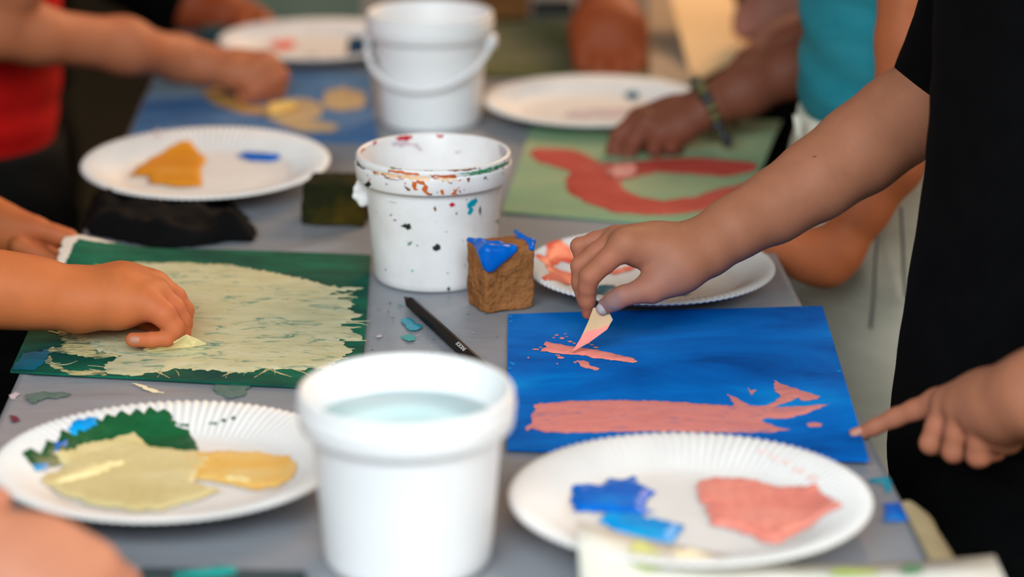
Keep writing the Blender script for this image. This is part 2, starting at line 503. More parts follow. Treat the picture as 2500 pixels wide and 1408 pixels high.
class Body:
    def __init__(self):
        self.palm, self.fing, self.crease, self.carve = [], [], [], []

    def P(self, j):
        if len(j) == 4:
            p = J(j[0], j[1], j[2])
            return p.astype(np.float32), float(j[3] * pxm(p))
        return np.array(j[0], np.float32), float(j[1])

    def chain(self, js, k=0.010):
        q = [self.P(j) for j in js]
        for a, b in zip(q, q[1:]):
            self.palm.append((a[0], b[0], a[1], b[1], k))
        return self

    def finger(self, js, kj=0.003, kp=0.005):
        q = [self.P(j) for j in js]
        self.fing.append(([(a[0], b[0], a[1], b[1]) for a, b in zip(q, q[1:])], kj, kp))
        for i in range(1, len(q) - 1):
            ax = q[i + 1][0] - q[i - 1][0]
            self.crease.append((q[i][0], ax / np.linalg.norm(ax), q[i][1]))
        return self

    def d(self, P):
        D = None
        for a, b, ra, rb, k in self.palm:
            x = cone_d(P, a, b, ra, rb)
            D = x if D is None else smin(D, x, k)
        R, raw = D, None
        for segs, kj, kp in self.fing:
            f = None
            for s in segs:
                x = cone_d(P, *s)
                f = x if f is None else smin(f, x, kj)
            groove = 0.0
            if raw is not None:                  # a fold of shade between neighbouring fingers
                w = np.clip((D - np.maximum(raw, f)) / 0.003, 0, 1)
                groove = 0.0013 * w * np.exp(-((raw - f) / 0.0016) ** 2)
            raw = f if raw is None else np.minimum(raw, f)
            R = smin(R, smin(f, D, kp), 0.0008) + groove
        for c, ax, r in self.crease:
            q = P - c
            rr = (q * q).sum(1)
            w = rr < (2.2 * r) ** 2
            if w.any():
                qa = q[w] @ ax
                g = np.zeros(len(P), np.float32)
                g[w] = np.exp(-(qa / (0.11 * r)) ** 2) + 0.5 * np.exp(-((qa - 0.32 * r) / (0.09 * r)) ** 2) + 0.5 * np.exp(-((qa + 0.32 * r) / (0.09 * r)) ** 2)
                R = R + 0.035 * r * g
        return R

    def mesh(self, h):
        lo = np.full(3, 1e9)
        hi = -lo
        allc = [(a, b, ra, rb) for a, b, ra, rb, k in self.palm] + [s for f in self.fing for s in f[0]]
        for a, b, ra, rb in allc:
            for p, r in ((a, ra), (b, rb)):
                lo = np.minimum(lo, p - r - 0.008)
                hi = np.maximum(hi, p + r + 0.008)
        B = 12
        nb = np.ceil((hi - lo) / (h * B)).astype(int) + 1
        n = nb * B
        V = np.full(tuple(n), 1.0, np.float32)
        bi = np.stack(np.meshgrid(*[np.arange(k) for k in nb], indexing='ij'), -1).reshape(-1, 3)
        cen = (lo + (bi * B + (B - 1) / 2) * h).astype(np.float32)
        dc = self.d(cen)
        lim = B * h * 0.9 + 0.006
        off = np.stack(np.meshgrid(*[np.arange(B)] * 3, indexing='ij'), -1).reshape(-1, 3)
        for b in bi[dc < -lim]:
            V[b[0] * B:b[0] * B + B, b[1] * B:b[1] * B + B, b[2] * B:b[2] * B + B] = -1.0
        act = bi[np.abs(dc) <= lim]
        for s in range(0, len(act), 120):
            ids = (act[s:s + 120, None, :] * B + off[None]).reshape(-1, 3)
            V[ids[:, 0], ids[:, 1], ids[:, 2]] = self.d((lo + ids * h).astype(np.float32))
        ins = V < 0
        cnt = np.zeros(tuple(n - 1), np.int8)
        offs = [(i, j, k) for i in (0, 1) for j in (0, 1) for k in (0, 1)]
        for i, j, k in offs:
            cnt += ins[i:n[0] - 1 + i, j:n[1] - 1 + j, k:n[2] - 1 + k]
        cells = np.argwhere((cnt > 0) & (cnt < 8))
        vals = np.stack([V[cells[:, 0] + i, cells[:, 1] + j, cells[:, 2] + k] for i, j, k in offs], 1)
        acc = np.zeros((len(cells), 3))
        num = np.zeros(len(cells))
        for x in range(8):
            for y in range(x + 1, 8):
                ox, oy = np.array(offs[x]), np.array(offs[y])
                if np.abs(ox - oy).sum() != 1:
                    continue
                va, vb = vals[:, x], vals[:, y]
                mk = (va < 0) != (vb < 0)
                t = np.where(mk, va / np.where(mk, va - vb, 1), 0)[:, None]
                acc += np.where(mk[:, None], ox + t * (oy - ox), 0)
                num += mk
        verts = lo + (cells + acc / num[:, None]) * h
        cn = n - 1
        key = (cells[:, 0] * cn[1] + cells[:, 1]) * cn[2] + cells[:, 2]
        faces = []
        for ax in range(3):
            sl0 = [slice(1, None)] * 3
            sl1 = [slice(1, None)] * 3
            sl0[ax] = slice(0, -1)
            sl1[ax] = slice(1, None)
            A, Bv = ins[tuple(sl0)], ins[tuple(sl1)]
            e = np.argwhere(A != Bv)
            fl = A[e[:, 0], e[:, 1], e[:, 2]]
            e = e + 1
            e[:, ax] -= 1
            u, w = (ax + 1) % 3, (ax + 2) % 3
            q = []
            for du, dw in ((-1, -1), (0, -1), (0, 0), (-1, 0)):
                c = e.copy()
                c[:, u] += du
                c[:, w] += dw
                q.append(np.searchsorted(key, (c[:, 0] * cn[1] + c[:, 1]) * cn[2] + c[:, 2]))
            q = np.stack(q, 1)
            q[~fl] = q[~fl][:, ::-1]
            faces.append(q)
        return verts, np.concatenate(faces)


def body_object(name, bodies, m, parent=None, base=None, blush=(), stains=()):
    vs, fs, o = [], [], 0
    for b, h in bodies:
        v, f = b.mesh(h)
        vs.append(v)
        fs.append(f + o)
        o += len(v)
    V, Fc = np.concatenate(vs), np.concatenate(fs)
    if base is None:
        lo, hi = V.min(0), V.max(0)
        base = np.array(((lo[0] + hi[0]) / 2, (lo[1] + hi[1]) / 2, lo[2]))
    base = np.asarray(base, float)
    me = bpy.data.meshes.new(name)
    me.vertices.add(len(V))
    me.vertices.foreach_set('co', (V - base).astype(np.float32).ravel())
    me.loops.add(Fc.size)
    me.loops.foreach_set('vertex_index', Fc.astype(np.int32).ravel())
    me.polygons.add(len(Fc))
    me.polygons.foreach_set('loop_start', np.arange(0, Fc.size, 4, dtype=np.int32))
    me.update(calc_edges=True)
    me.validate()
    me.polygons.foreach_set('use_smooth', [True] * len(me.polygons))
    bl = np.zeros(len(V))
    for b, h in bodies:
        for c, ax, r in b.crease:
            bl = np.maximum(bl, np.exp(-((V - c) ** 2).sum(1) / (1.5 * r) ** 2))
        for segs, *_ in b.fing:
            c, r = segs[-1][1], segs[-1][3]
            bl = np.maximum(bl, np.exp(-((V - c) ** 2).sum(1) / (1.8 * r) ** 2))
    st = np.zeros(len(V))
    for c, r, s in stains:
        dd = np.linalg.norm(V - np.asarray(c), axis=1) / r
        st = np.maximum(st, s * np.clip(1.6 - 1.6 * dd + 0.35 * np.sin(V[:, 0] * 900) * np.sin(V[:, 2] * 1100), 0, 1))
    for nm, arr in (('blush', bl * 0.6), ('stain', st)):
        a = me.attributes.new(nm, 'FLOAT', 'POINT')
        a.data.foreach_set('value', arr.astype(np.float32))
    me.materials.append(m)
    o = bpy.data.objects.new(name, me)
    COL.objects.link(o)
    if parent is not None:
        o.parent = parent
        o.location = Vector(base) - world_loc(parent)
    else:
        o.location = base
    return o


def nail(parent, c, out, along, w, l, m=None):
    """a thin curved plate on a finger end; out = its outward normal, along = towards the tip"""
    out = np.asarray(out, float) / np.linalg.norm(out)
    along = np.asarray(along, float)
    along = along - out * (along @ out)
    along /= np.linalg.norm(along)
    side = np.cross(out, along)
    v, f = [], []
    R, C = 7, 7
    for i in range(R):
        for j in range(C):
            a, b = i / (R - 1) * 2 - 1, j / (C - 1) * 2 - 1
            wv = w * math.sqrt(max(0, 1 - 0.35 * a * a))
            v.append(np.asarray(c) + along * a * l + side * b * wv + out * (-0.55 * w * b * b - 0.25 * l * a * a * (a > 0)))
    for i in range(R - 1):
        for j in range(C - 1):
            q = i * C + j
            f.append((q, q + 1, q + C + 1, q + C))
    n = len(v)
    v += [x - out * 0.0008 for x in v]
    f += [tuple(n + k for k in x[::-1]) for x in f]
    rim = [j for j in range(C)] + [i * C + C - 1 for i in range(1, R)] + [(R - 1) * C + j for j in range(C - 2, -1, -1)] + [i * C for i in range(R - 2, 0, -1)]
    for a, b in zip(rim, rim[1:] + rim[:1]):
        f.append((b, a, n + a, n + b))
    return recalc(link_mesh('fingernail', v, f, m or M['nail'], parent))


def loft(name, rings, m, parent=None, seg=64, folds=0.004, seed=1, sub=6, fold_dir=2.0, freq=3):
    """rings: (x, y, z, rx, ry) from top to bottom; wrinkled cloth around a body"""
    r = random.Random(seed)
    R = np.array(rings, float)
    n = len(R)
    t = np.linspace(0, n - 1, (n - 1) * sub + 1)
    Q = np.stack([np.interp(t, np.arange(n), R[:, i]) for i in range(5)], 1)
    for _ in range(3):
        Q[1:-1] = (Q[:-2] + 2 * Q[1:-1] + Q[2:]) / 4
    ph = [(r.uniform(0, 6.3), r.uniform(18, 60), r.randint(1, freq), r.uniform(0.4, 1)) for _ in range(7)]
    ph += [(r.uniform(0, 6.3), r.uniform(90, 200), r.randint(1, freq + 2), r.uniform(0.25, 0.5)) for _ in range(5)]
    v, f = [], []
    for i, (x, y, z, rx, ry) in enumerate(Q):
        for k in range(seg):
            a = 2 * math.pi * k / seg
            e = sum(w * math.sin(p + fr * z + nn * a * fold_dir) for p, fr, nn, w in ph) / 3 * folds
            v.append((x + (rx + e) * math.cos(a), y + (ry + e) * math.sin(a), z + e * 0.3))
    m_ = len(Q)
    for i in range(m_ - 1):
        for k in range(seg):
            k2 = (k + 1) % seg
            f.append((i * seg + k, i * seg + k2, (i + 1) * seg + k2, (i + 1) * seg + k))
    # closed ends, drawn in a little so that hems read as thick cloth
    for row, s in ((0, 1), (m_ - 1, -1)):
        c = Q[row]
        o = len(v)
        for k in range(seg):
            p = v[row * seg + k]
            v.append((c[0] + (p[0] - c[0]) * 0.94, c[1] + (p[1] - c[1]) * 0.94, p[2] + s * -0.004))
        for k in range(seg):
            k2 = (k + 1) % seg
            f.append((row * seg + k2, row * seg + k, o + k, o + k2))
        f.append(tuple(o + k for k in range(seg)))
    return recalc(link_mesh(name, v, f, m, parent))


def sleeve(name, pts, m, parent, seg=40, folds=0.003, seed=3, squash=1.0):
    """cloth tube along bones: pts = (px, py, Y, r_px)"""
    r = random.Random(seed)
    q = []
    for p in pts:
        w = J(*p[:3])
        q.append((w, p[3] * pxm(w)))
    t = np.linspace(0, len(q) - 1, (len(q) - 1) * 8 + 1)
    C = np.stack([np.interp(t, np.arange(len(q)), [a[0][i] for a in q]) for i in range(3)], 1)
    rad = np.interp(t, np.arange(len(q)), [a[1] for a in q])
    v, f = [], []
    ph = [(r.uniform(0, 6), r.uniform(.4, 1.4), r.randint(1, 4)) for _ in range(5)]
    for i, (c, ra) in enumerate(zip(C, rad)):
        d = C[min(i + 1, len(C) - 1)] - C[max(i - 1, 0)]
        d /= np.linalg.norm(d)
        a = np.cross(d, (0, 1, 0.05))
        a /= np.linalg.norm(a)
        b = np.cross(d, a)
        for k in range(seg):
            th = 2 * math.pi * k / seg
            e = sum(math.sin(p + fr * i + nn * th) for p, fr, nn in ph) / 4 * folds
            v.append(c + (ra + e) * (a * math.cos(th) + squash * b * math.sin(th)))
    n = len(C)
    for i in range(n - 1):
        for k in range(seg):
            k2 = (k + 1) % seg
            f.append((i * seg + k, i * seg + k2, (i + 1) * seg + k2, (i + 1) * seg + k))
    o = len(v)                                   # the inside of the hem
    for k in range(seg):
        v.append(C[-1] + (v[(n - 1) * seg + k] - C[-1]) * 0.97)
    for k in range(seg):
        v.append(C[-6] + (v[(n - 6) * seg + k] - C[-6]) * 0.96)
    for k in range(seg):
        k2 = (k + 1) % seg
        f.append(((n - 1) * seg + k, (n - 1) * seg + k2, o + k2, o + k))
        f.append((o + k, o + k2, o + seg + k2, o + seg + k))
    f.append(tuple(range(seg))[::-1])
    return recalc(link_mesh(name, v, f, m, parent))


# ------------------------------------------------------------------ the place: ground, table, cloth
def ground():
    n = 60
    v, f = [], []
    for i in range(n + 1):
        for j in range(n + 1):
            x, y = -6 + 12 * i / n, -3 + 12 * j / n
            v.append((x, y, -0.012 + 0.006 * math.sin(3.1 * x + 1) * math.sin(2.7 * y)))
    for i in range(n):
        for j in range(n):
            a = i * (n + 1) + j
            f.append((a, a + n + 1, a + n + 2, a + 1))
    o = link_mesh('floor', v, f, M['floor'])
    tag(o, 'dark olive brown ground under the painting table', None, None, 'structure')


ground()
SL = -0.0425                                     # the table runs slightly to the left
def tc(u, y):                                    # u across (-1 .. 1), y along
    return (-0.0600 + SL * (y - 1.63) + 0.2935 * u, y)


TY0, TY1 = 0.80, 3.45


def table():
    root = empty('folding_table', (tc(0, 2.1)[0], 2.1, 0))
    tag(root, 'long narrow folding table under the grey plastic sheet', 'table')
    a = math.atan(-SL)
    L = TY1 - TY0
    mid = (TY0 + TY1) / 2
    boxm('tabletop', (tc(0, mid)[0], mid, T - 0.024), (0.574, L, 0.036), M['wood'], root, a, 0.004)
    for u in (-0.82, 0.82):
        for y in (TY0 + 0.12, TY1 - 0.15):
            x, yy = tc(u, y)
            tube('leg', [(x, yy, 0.0), (x, yy, T - 0.042)], 0.014, M['metal'], root, 12)
    for y in (TY0 + 0.12, TY1 - 0.15):
        tube('crossbar', [(*tc(-0.82, y), 0.18), (*tc(0.82, y), 0.18)], 0.009, M['metal'], root, 10)
    return root


table()


def ripple(x, y):
    e = 0.35 * math.sin(9 * x + 4 * y) + 0.35 * math.sin(23 * y - 11 * x + 1) + 0.3 * math.sin(37 * x + 15 * y)
    z = 0.0009 * (e - 1)
    for (a, b, w, h) in CREASES:                 # long soft creases pressed into the sheet
        a, b = np.array(a), np.array(b)
        p = np.array((x, y))
        ba = b - a
        t = min(1, max(0, float((p - a) @ ba / (ba @ ba))))
        d = np.linalg.norm(p - a - t * ba)
        z += h * math.exp(-(d / w) ** 2) * math.sin(math.pi * min(1, max(0, t)) * 0.94 + 0.1)
    return z


CREASES = [(W(640, 625)[:2], W(905, 575)[:2], 0.006, 0.003), (W(700, 600)[:2], W(900, 560)[:2], 0.004, 0.002),
           (W(990, 1000)[:2], W(960, 730)[:2], 0.005, 0.0012), (W(1060, 860)[:2], W(1180, 700)[:2], 0.006, 0.001),
           (W(30, 980)[:2], W(700, 955)[:2], 0.005, 0.002), (W(930, 320)[:2], W(1220, 330)[:2], 0.006, 0.002)]


def tablecloth():
    nu, ny = 120, 300
    v, f = [], []
    rows = nu + 1
    side = 8
    cols = rows + 2 * side
    for j in range(ny + 1):
        y = TY0 - 0.004 + (TY1 - TY0 + 0.008) * j / ny
        for i in range(-side, rows + side):
            if 0 <= i < rows:
                u = -1 + 2 * i / nu
                x, yy = tc(u, y)
                z = T + min(0.0, ripple(x, yy)) if abs(u) < 0.97 else T - 0.0005
                if ripple(x, yy) > 0:
                    z = T + ripple(x, yy)
            else:
                k = -i if i < 0 else i - rows + 1
                s = -1 if i < 0 else 1
                drop = 0.012 * k
                flare = 0.003 + 0.010 * (1 - math.exp(-k / 2.5)) * (0.5 + 0.5 * math.sin(y * 26 + s)) + 0.0015 * k * (0.5 + 0.5 * math.sin(y * 11))
                x, yy = tc(s, y)
                x += s * flare * 0.75
                z = T - drop
            v.append((x, yy, z))
    for j in range(ny):
        for i in range(cols - 1):
            a = j * cols + i
            f.append((a, a + 1, a + cols + 1, a + cols))
    o = link_mesh('plastic_tablecloth', v, f, M['cloth'])
    tag(o, 'grey plastic sheet covering the long table, with creases and paint drips', 'tablecloth')
    return o


CLOTH = tablecloth()


def cloth_spot(px_poly, m, seed, amp=0.0006, thick=0.0004, step=0.002, name='paint_spot', label=None):
    o = flat_patch(name, px_poly, m, CLOTH, 0.0002, amp, step, thick, seed, 0.002, lambda u, v: T + max(0, ripple(u, v)) + 0.0002)
    if label:
        o['label'] = label
    return o


cloth_spot([(980, 777), (1000, 775), (1011, 782), (1011, 788), (1029, 793), (1031, 799), (1018, 806), (1003, 807), (992, 800), (990, 793), (979, 786)], M['p_turq'], 2, 0.0001)
cloth_spot([(977, 822), (992, 816), (1008, 816), (1014, 823), (1012, 830), (998, 833), (985, 828)], M['p_jade'], 3, 0.0001)
cloth_spot([(970, 743), (978, 741), (985, 745), (975, 746)], M['p_jade'], 4)
cloth_spot([(2120, 1168), (2160, 1162), (2175, 1172), (2178, 1195), (2165, 1205), (2155, 1180), (2125, 1176)], M['p_turq'], 5, 0.0008)
cloth_spot([(2155, 1228), (2214, 1226), (2221, 1271), (2155, 1273), (2164, 1250)], M['p_blue'], 6, 0.0005, 0.0005, 0.002, 'paint_spot', 'blue rectangular smear at the right table edge')
cloth_spot([(522, 938), (610, 940), (600, 965), (560, 972), (525, 960)], M['p_greenish'], 7, 0.001)
cloth_spot([(60, 965), (110, 955), (172, 960), (170, 968), (110, 972), (80, 985)], M['p_greenish'], 8, 0.001)
cloth_spot([(22, 1012), (42, 1018), (50, 1028), (30, 1030)], M['p_maroon'], 9)
cloth_spot([(20, 965), (40, 955), (50, 962), (30, 975)], M['p_mauve'], 10)
cloth_spot([(320, 935), (345, 938), (400, 960), (372, 958)], M['p_lightcream'], 11)
cloth_spot([(918, 820), (930, 815), (932, 822), (924, 824)], M['p_mauve'], 12)
for k in range(26):
    x, y = RNG.uniform(905, 1230), RNG.uniform(720, 880)
    cloth_spot(ell(x, y, RNG.uniform(1.5, 4), RNG.uniform(0.8, 1.6), 8, k, 0.3), M[RNG.choice(['p_greenish', 'p_black', 'p_mauve', 'p_jade'])], 40 + k, 0, 0.0002)


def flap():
    """loose edge of the sheet, backlight painted in as cream, hanging out past the right edge near the front"""
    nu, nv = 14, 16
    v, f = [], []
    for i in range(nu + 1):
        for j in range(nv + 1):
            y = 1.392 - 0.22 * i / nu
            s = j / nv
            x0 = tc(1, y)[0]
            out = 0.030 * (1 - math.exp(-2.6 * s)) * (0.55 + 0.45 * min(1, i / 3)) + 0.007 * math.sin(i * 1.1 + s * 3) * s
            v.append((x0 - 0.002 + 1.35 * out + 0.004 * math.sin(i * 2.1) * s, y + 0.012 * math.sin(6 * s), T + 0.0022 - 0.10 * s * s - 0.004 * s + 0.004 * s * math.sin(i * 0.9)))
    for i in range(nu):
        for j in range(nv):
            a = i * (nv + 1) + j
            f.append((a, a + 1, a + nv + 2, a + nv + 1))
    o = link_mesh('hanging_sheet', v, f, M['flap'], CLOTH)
    o['label'] = 'crumpled edge of the sheet hanging over, backlight painted in as cream'


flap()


# ------------------------------------------------------------------ painted papers
class Sheet:
    """a sheet of paper from its four corners (far left, far right, near right, near left), with gentle curl"""
    def __init__(self, name, label, cs, m, lift=None, n=24, cat='painting', group=None, thick=0.0016, curl=0.0):
        self.c = [np.array(c, float) for c in cs]
        self.lift = lift or (lambda u, v: 0.0)
        V, Fc = [], []
        for i in range(n + 1):
            for j in range(n + 1):
                V.append(self.at(j / n, i / n))
        k = len(V)
        top = [tuple(p) for p in V]
        bot = [(p[0], p[1], p[2] - thick) for p in V]
        for i in range(n):
            for j in range(n):
                a = i * (n + 1) + j
                Fc.append((a, a + n + 1, a + n + 2, a + 1))
                Fc.append((k + a, k + a + 1, k + a + n + 2, k + a + n + 1))
        rim = [j for j in range(n + 1)] + [i * (n + 1) + n for i in range(1, n + 1)] + [n * (n + 1) + j for j in range(n - 1, -1, -1)] + [i * (n + 1) for i in range(n - 1, 0, -1)]
        for a, b in zip(rim, rim[1:] + rim[:1]):
            Fc.append((a, b, k + b, k + a))
        self.o = recalc(link_mesh(name, top + bot, Fc, m, smooth=False))
        tag(self.o, label, cat, group)

    def at(self, u, v):                          # u: left to right, v: far to near
        a, b, c, d = self.c
        p = (a * (1 - u) + b * u) * (1 - v) + (d * (1 - u) + c * u) * v
        return p + np.array((0, 0, self.lift(u, v)))

    def uv(self, x, y):                          # inverse, by a few Newton steps
        u = v = 0.5
        a, b, c, d = [q[:2] for q in self.c]
        for _ in range(8):
            p = (a * (1 - u) + b * u) * (1 - v) + (d * (1 - u) + c * u) * v
            du = (b - a) * (1 - v) + (c - d) * v
            dv = (d * (1 - u) + c * u) - (a * (1 - u) + b * u)
            e = np.array((x, y)) - p
            det = du[0] * dv[1] - du[1] * dv[0]
            u += (e[0] * dv[1] - e[1] * dv[0]) / det
            v += (du[0] * e[1] - du[1] * e[0]) / det
        return u, v

    def z(self, x, y):
        u, v = self.uv(x, y)
        return self.at(min(1.0, max(0.0, u)), min(1.0, max(0.0, v)))[2] + 0.0002

    def hit(self, px, py):
        h = self.c[0][2] - T
        for _ in range(5):
            p = W(px, py, h)
            h = self.z(p[0], p[1]) - T
        return p[:2]

    def paint_uv(self, poly, m, seed=1, amp=0.0007, step=0.003, thick=0.0006, name='paint_stroke'):
        uv = ragged([self.at(u, v)[:2] for u, v in poly], step, amp, seed)
        return patch(name, uv, lambda u, v, h: (u, v, self.z(u, v) + h), m, self.o, thick, 0.004, 0.002, seed)

    def paint(self, px_poly, m, seed=1, amp=0.0007, step=0.003, thick=0.0006, name='paint_stroke', soft=0.002):
        uv = ragged([self.hit(x, y) for x, y in px_poly], step, amp, seed)
        return patch(name, uv, lambda u, v, h: (u, v, self.z(u, v) + h), m, self.o, thick, 0.004, soft, seed)


GP = 'children\'s paintings spread on the table'
S0 = 0.0022
# -- dark green sheet with cream paint, left
green = Sheet('green_painting', 'dark green painting scraped over with cream paint, left side', [W(162, 604, 0.004), W(905, 622, S0), W(882, 950, S0), W(25, 905, S0)], M['green_board'],
              lambda u, v: 0.012 * math.exp(-((u / 0.16) ** 2 + (v / 0.2) ** 2)) + 0.0015 * math.sin(3 * u) * (1 - v), group=GP)
green.paint_uv([(0.0, 0.0), (0.17, 0.0), (0.10, 0.028), (0.045, 0.034), (0.035, 0.10), (0.03, 0.19), (0.0, 0.21)], M['paper'], 1, 0.0008, 0.003, 0.0003, 'bare_corner')['label'] = 'unpainted white corner'
green.paint([(30, 900), (55, 862), (120, 852), (118, 880), (80, 905)], M['p_deepteal'], 2, 0.0012)
green.paint([(262, 650), (345, 640), (440, 640), (560, 646), (650, 662), (745, 682), (800, 698), (888, 703), (880, 707), (818, 711), (805, 722), (845, 733), (868, 744), (846, 752), (872, 768), (884, 771),
             (858, 782), (832, 794), (862, 808), (886, 824), (876, 834), (828, 828), (846, 848), (868, 852), (835, 874), (800, 898), (735, 904), (640, 900), (600, 912), (560, 908), (430, 900), (330, 918),
             (262, 912), (255, 890), (300, 868), (240, 866), (205, 850), (215, 800), (210, 750), (190, 712), (240, 690), (230, 668)], M['p_cream'], 3, 0.0013, 0.0025, 0.0009)
green.paint([(205, 790), (225, 800), (280, 860), (300, 868), (245, 876), (180, 866), (110, 858), (130, 846), (160, 850), (150, 824), (135, 800), (165, 790)], M['p_cream_thin'], 4, 0.0016, 0.0022, 0.0006)
green.paint([(112, 878), (122, 868), (128, 884), (165, 905), (255, 905), (262, 916), (180, 916), (125, 896)], M['p_cream_thin'], 5, 0.0008, 0.0022, 0.0007)
green.paint([(228, 643), (246, 648), (262, 664), (250, 668), (238, 654)], M['p_cream'], 6, 0.0005)
green.paint([(190, 664), (206, 658), (210, 664), (196, 670)], M['p_cream'], 7, 0.0004)


def streak(sheet, x0, y0, x1, y1, w, m, seed, bend=0.0):
    r = random.Random(seed)
    n = 6
    a, b = [], []
    dx, dy = x1 - x0, y1 - y0
    L = math.hypot(dx, dy)
    nx, ny = -dy / L, dx / L
    for i in range(n + 1):
        t = i / n
        o = bend * math.sin(math.pi * t) + r.uniform(-.6, .6)
        ww = w * (0.35 + 0.65 * math.sin(math.pi * min(1, t * 0.9 + 0.1)))
        px, py = x0 + dx * t + nx * o, y0 + dy * t + ny * o
        a.append((px + nx * ww, py + ny * ww))
        b.append((px - nx * ww, py - ny * ww))
    sheet.paint(a + b[::-1], m, seed, 0, 1, 0.0006, 'paint_stroke', 0.001)


r = random.Random(21)
for k in range(15):                              # dragged ends of the cream layer, right and below
    t = r.random()
    x, y = 800 + 60 * math.sin(t * 3), 700 + 170 * t
    streak(green, x - 40, y + r.uniform(-8, 8), x + r.uniform(15, 45), y + r.uniform(-12, 16), r.uniform(1.2, 3.0), M['p_cream'], 300 + k, r.uniform(-6, 6))
for k in range(12):
    x = r.uniform(330, 720)
    streak(green, x, 896 + r.uniform(-6, 8), x + r.uniform(-60, 70), 918 + r.uniform(-3, 5), r.uniform(1.0, 2.2), M['p_cream_thin'], 330 + k, r.uniform(-5, 5))
for k in range(10):
    x, y = r.uniform(100, 260), r.uniform(800, 905)
    streak(green, x, y, x + r.uniform(30, 80), y + r.uniform(-14, 14), r.uniform(0.8, 1.6), M['p_cream'], 350 + k, r.uniform(-8, 8))
for k in range(16):                              # scratches down to the green in the cream
    x, y = r.uniform(470, 830), r.uniform(690, 880)
    o = streak(green, x, y, x + r.uniform(25, 75), y + r.uniform(-6, 14), r.uniform(0.7, 1.5), M['p_greenish'], 380 + k, r.uniform(-4, 4))

# -- blue sheet with pink, right
blue = Sheet('blue_painting', 'bright blue painting with pink strokes under the scraping hand', [W(1240, 766, S0), W(2008, 751, 0.004), W(2122, 1127, 0.004), W(1238, 1094, S0)], M['blue_board'],
             lambda u, v: 0.002 * math.sin(math.pi * u) * (0.5 - v) * (v < 0.5) + 0.0015 * math.exp(-(((1 - u) / .2) ** 2)), group=GP)
blue.paint([(1333, 834), (1342, 836), (1395, 846), (1440, 852), (1490, 862), (1548, 876), (1557, 884), (1545, 886), (1500, 880), (1450, 875), (1430, 868), (1390, 866), (1350, 862), (1318, 858), (1322, 852), (1335, 848), (1327, 842)], M['p_pink_wet'], 21, 0.0005, 0.0022, 0.0012)
blue.paint([(1302, 988), (1330, 985), (1400, 978), (1520, 977), (1620, 980), (1700, 985), (1790, 991), (1790, 980), (1775, 962), (1800, 972), (1830, 990), (1870, 990), (1895, 978), (1906, 968), (1890, 950), (1888, 928),
            (1915, 940), (1950, 952), (2003, 968), (1995, 975), (1957, 978), (1950, 970), (1918, 984), (1885, 994), (1960, 992), (2030, 985), (1960, 1012), (1920, 1022), (1870, 1021), (1860, 1028), (1900, 1043), (1930, 1049),
            (1880, 1056), (1780, 1056), (1600, 1052), (1420, 1056), (1330, 1055), (1300, 1045), (1286, 1052), (1283, 1045), (1300, 1030), (1297, 1010), (1308, 1000)], M['p_pink'], 22, 0.0006, 0.0024, 0.0007)
blue.paint([(1408, 880), (1425, 880), (1438, 884), (1441, 893), (1463, 899), (1457, 904), (1430, 899), (1416, 893)], M['p_pink_wet'], 23, 0.0006, 0.002)
blue.paint([(1826, 946), (1832, 954), (1846, 951), (1838, 960), (1833, 966), (1830, 957)], M['p_pink'], 24, 0.0003, 0.002)
blue.paint([(1970, 1034), (1990, 1031), (2007, 1034), (2005, 1041), (1975, 1042)], M['p_pink'], 25, 0.0004, 0.002)
for k, (x, y, a, b) in enumerate([(1368, 873, 8, 3), (1290, 873, 3, 1.6), (1308, 853, 7, 2), (1359, 818, 6, 2), (1372, 826, 7, 2.4), (1352, 824, 3, 1.3), (1391, 834, 6, 2), (1384, 822, 3, 1.2), (1402, 838, 4, 1.6), (1445, 842, 5, 1.6),
                                   (1455, 848, 6, 1.8), (1437, 838, 3, 1.2), (1360, 888, 3, 1.4), (1404, 884, 5, 2), (1455, 902, 8, 2), (1380, 815, 3, 1.1), (1320, 848, 4, 1.4), (1362, 867, 6, 1.5)]):
    blue.paint(ell(x, y, a, b, 9, k, 0.35), M['p_pink_wet'], 60 + k, 0, 1, 0.0006, 'paint_dot', 0.001)
for k, (x, y) in enumerate([(1243, 772), (1244, 784), (1246, 886), (1250, 889), (1241, 899), (2046, 905)]):
    blue.paint(ell(x + 3, y, 5, 2, 8, k, 0.4), M['p_skyblue'], 90 + k, 0, 1, 0.0003, 'paint_dot', 0.001)

# -- mint sheet with a red swirl
mint = Sheet('mint_painting', 'pale mint green painting with a looping red stroke', [W(1302, 293, S0), W(1908, 312, 0.006), W(1792, 560, S0), W(1226, 514, S0)], M['mint_board'],
             lambda u, v: 0.008 * math.exp(-(((1 - u) / .3) ** 2 + (v / .4) ** 2)), group=GP)
mint.paint([(1290, 372), (1310, 362), (1400, 365), (1430, 378), (1470, 400), (1560, 395), (1600, 388), (1700, 384), (1845, 398), (1848, 412), (1830, 420), (1780, 430), (1700, 426), (1600, 420), (1545, 435), (1512, 442), (1520, 462), (1560, 480), (1620, 490),
            (1700, 480), (1760, 460), (1825, 448), (1838, 462), (1800, 485), (1740, 510), (1660, 522), (1580, 525), (1500, 518), (1430, 495), (1385, 465), (1380, 440), (1395, 420), (1350, 405), (1310, 395)], M['p_red'], 31, 0.001, 0.004, 0.0012)
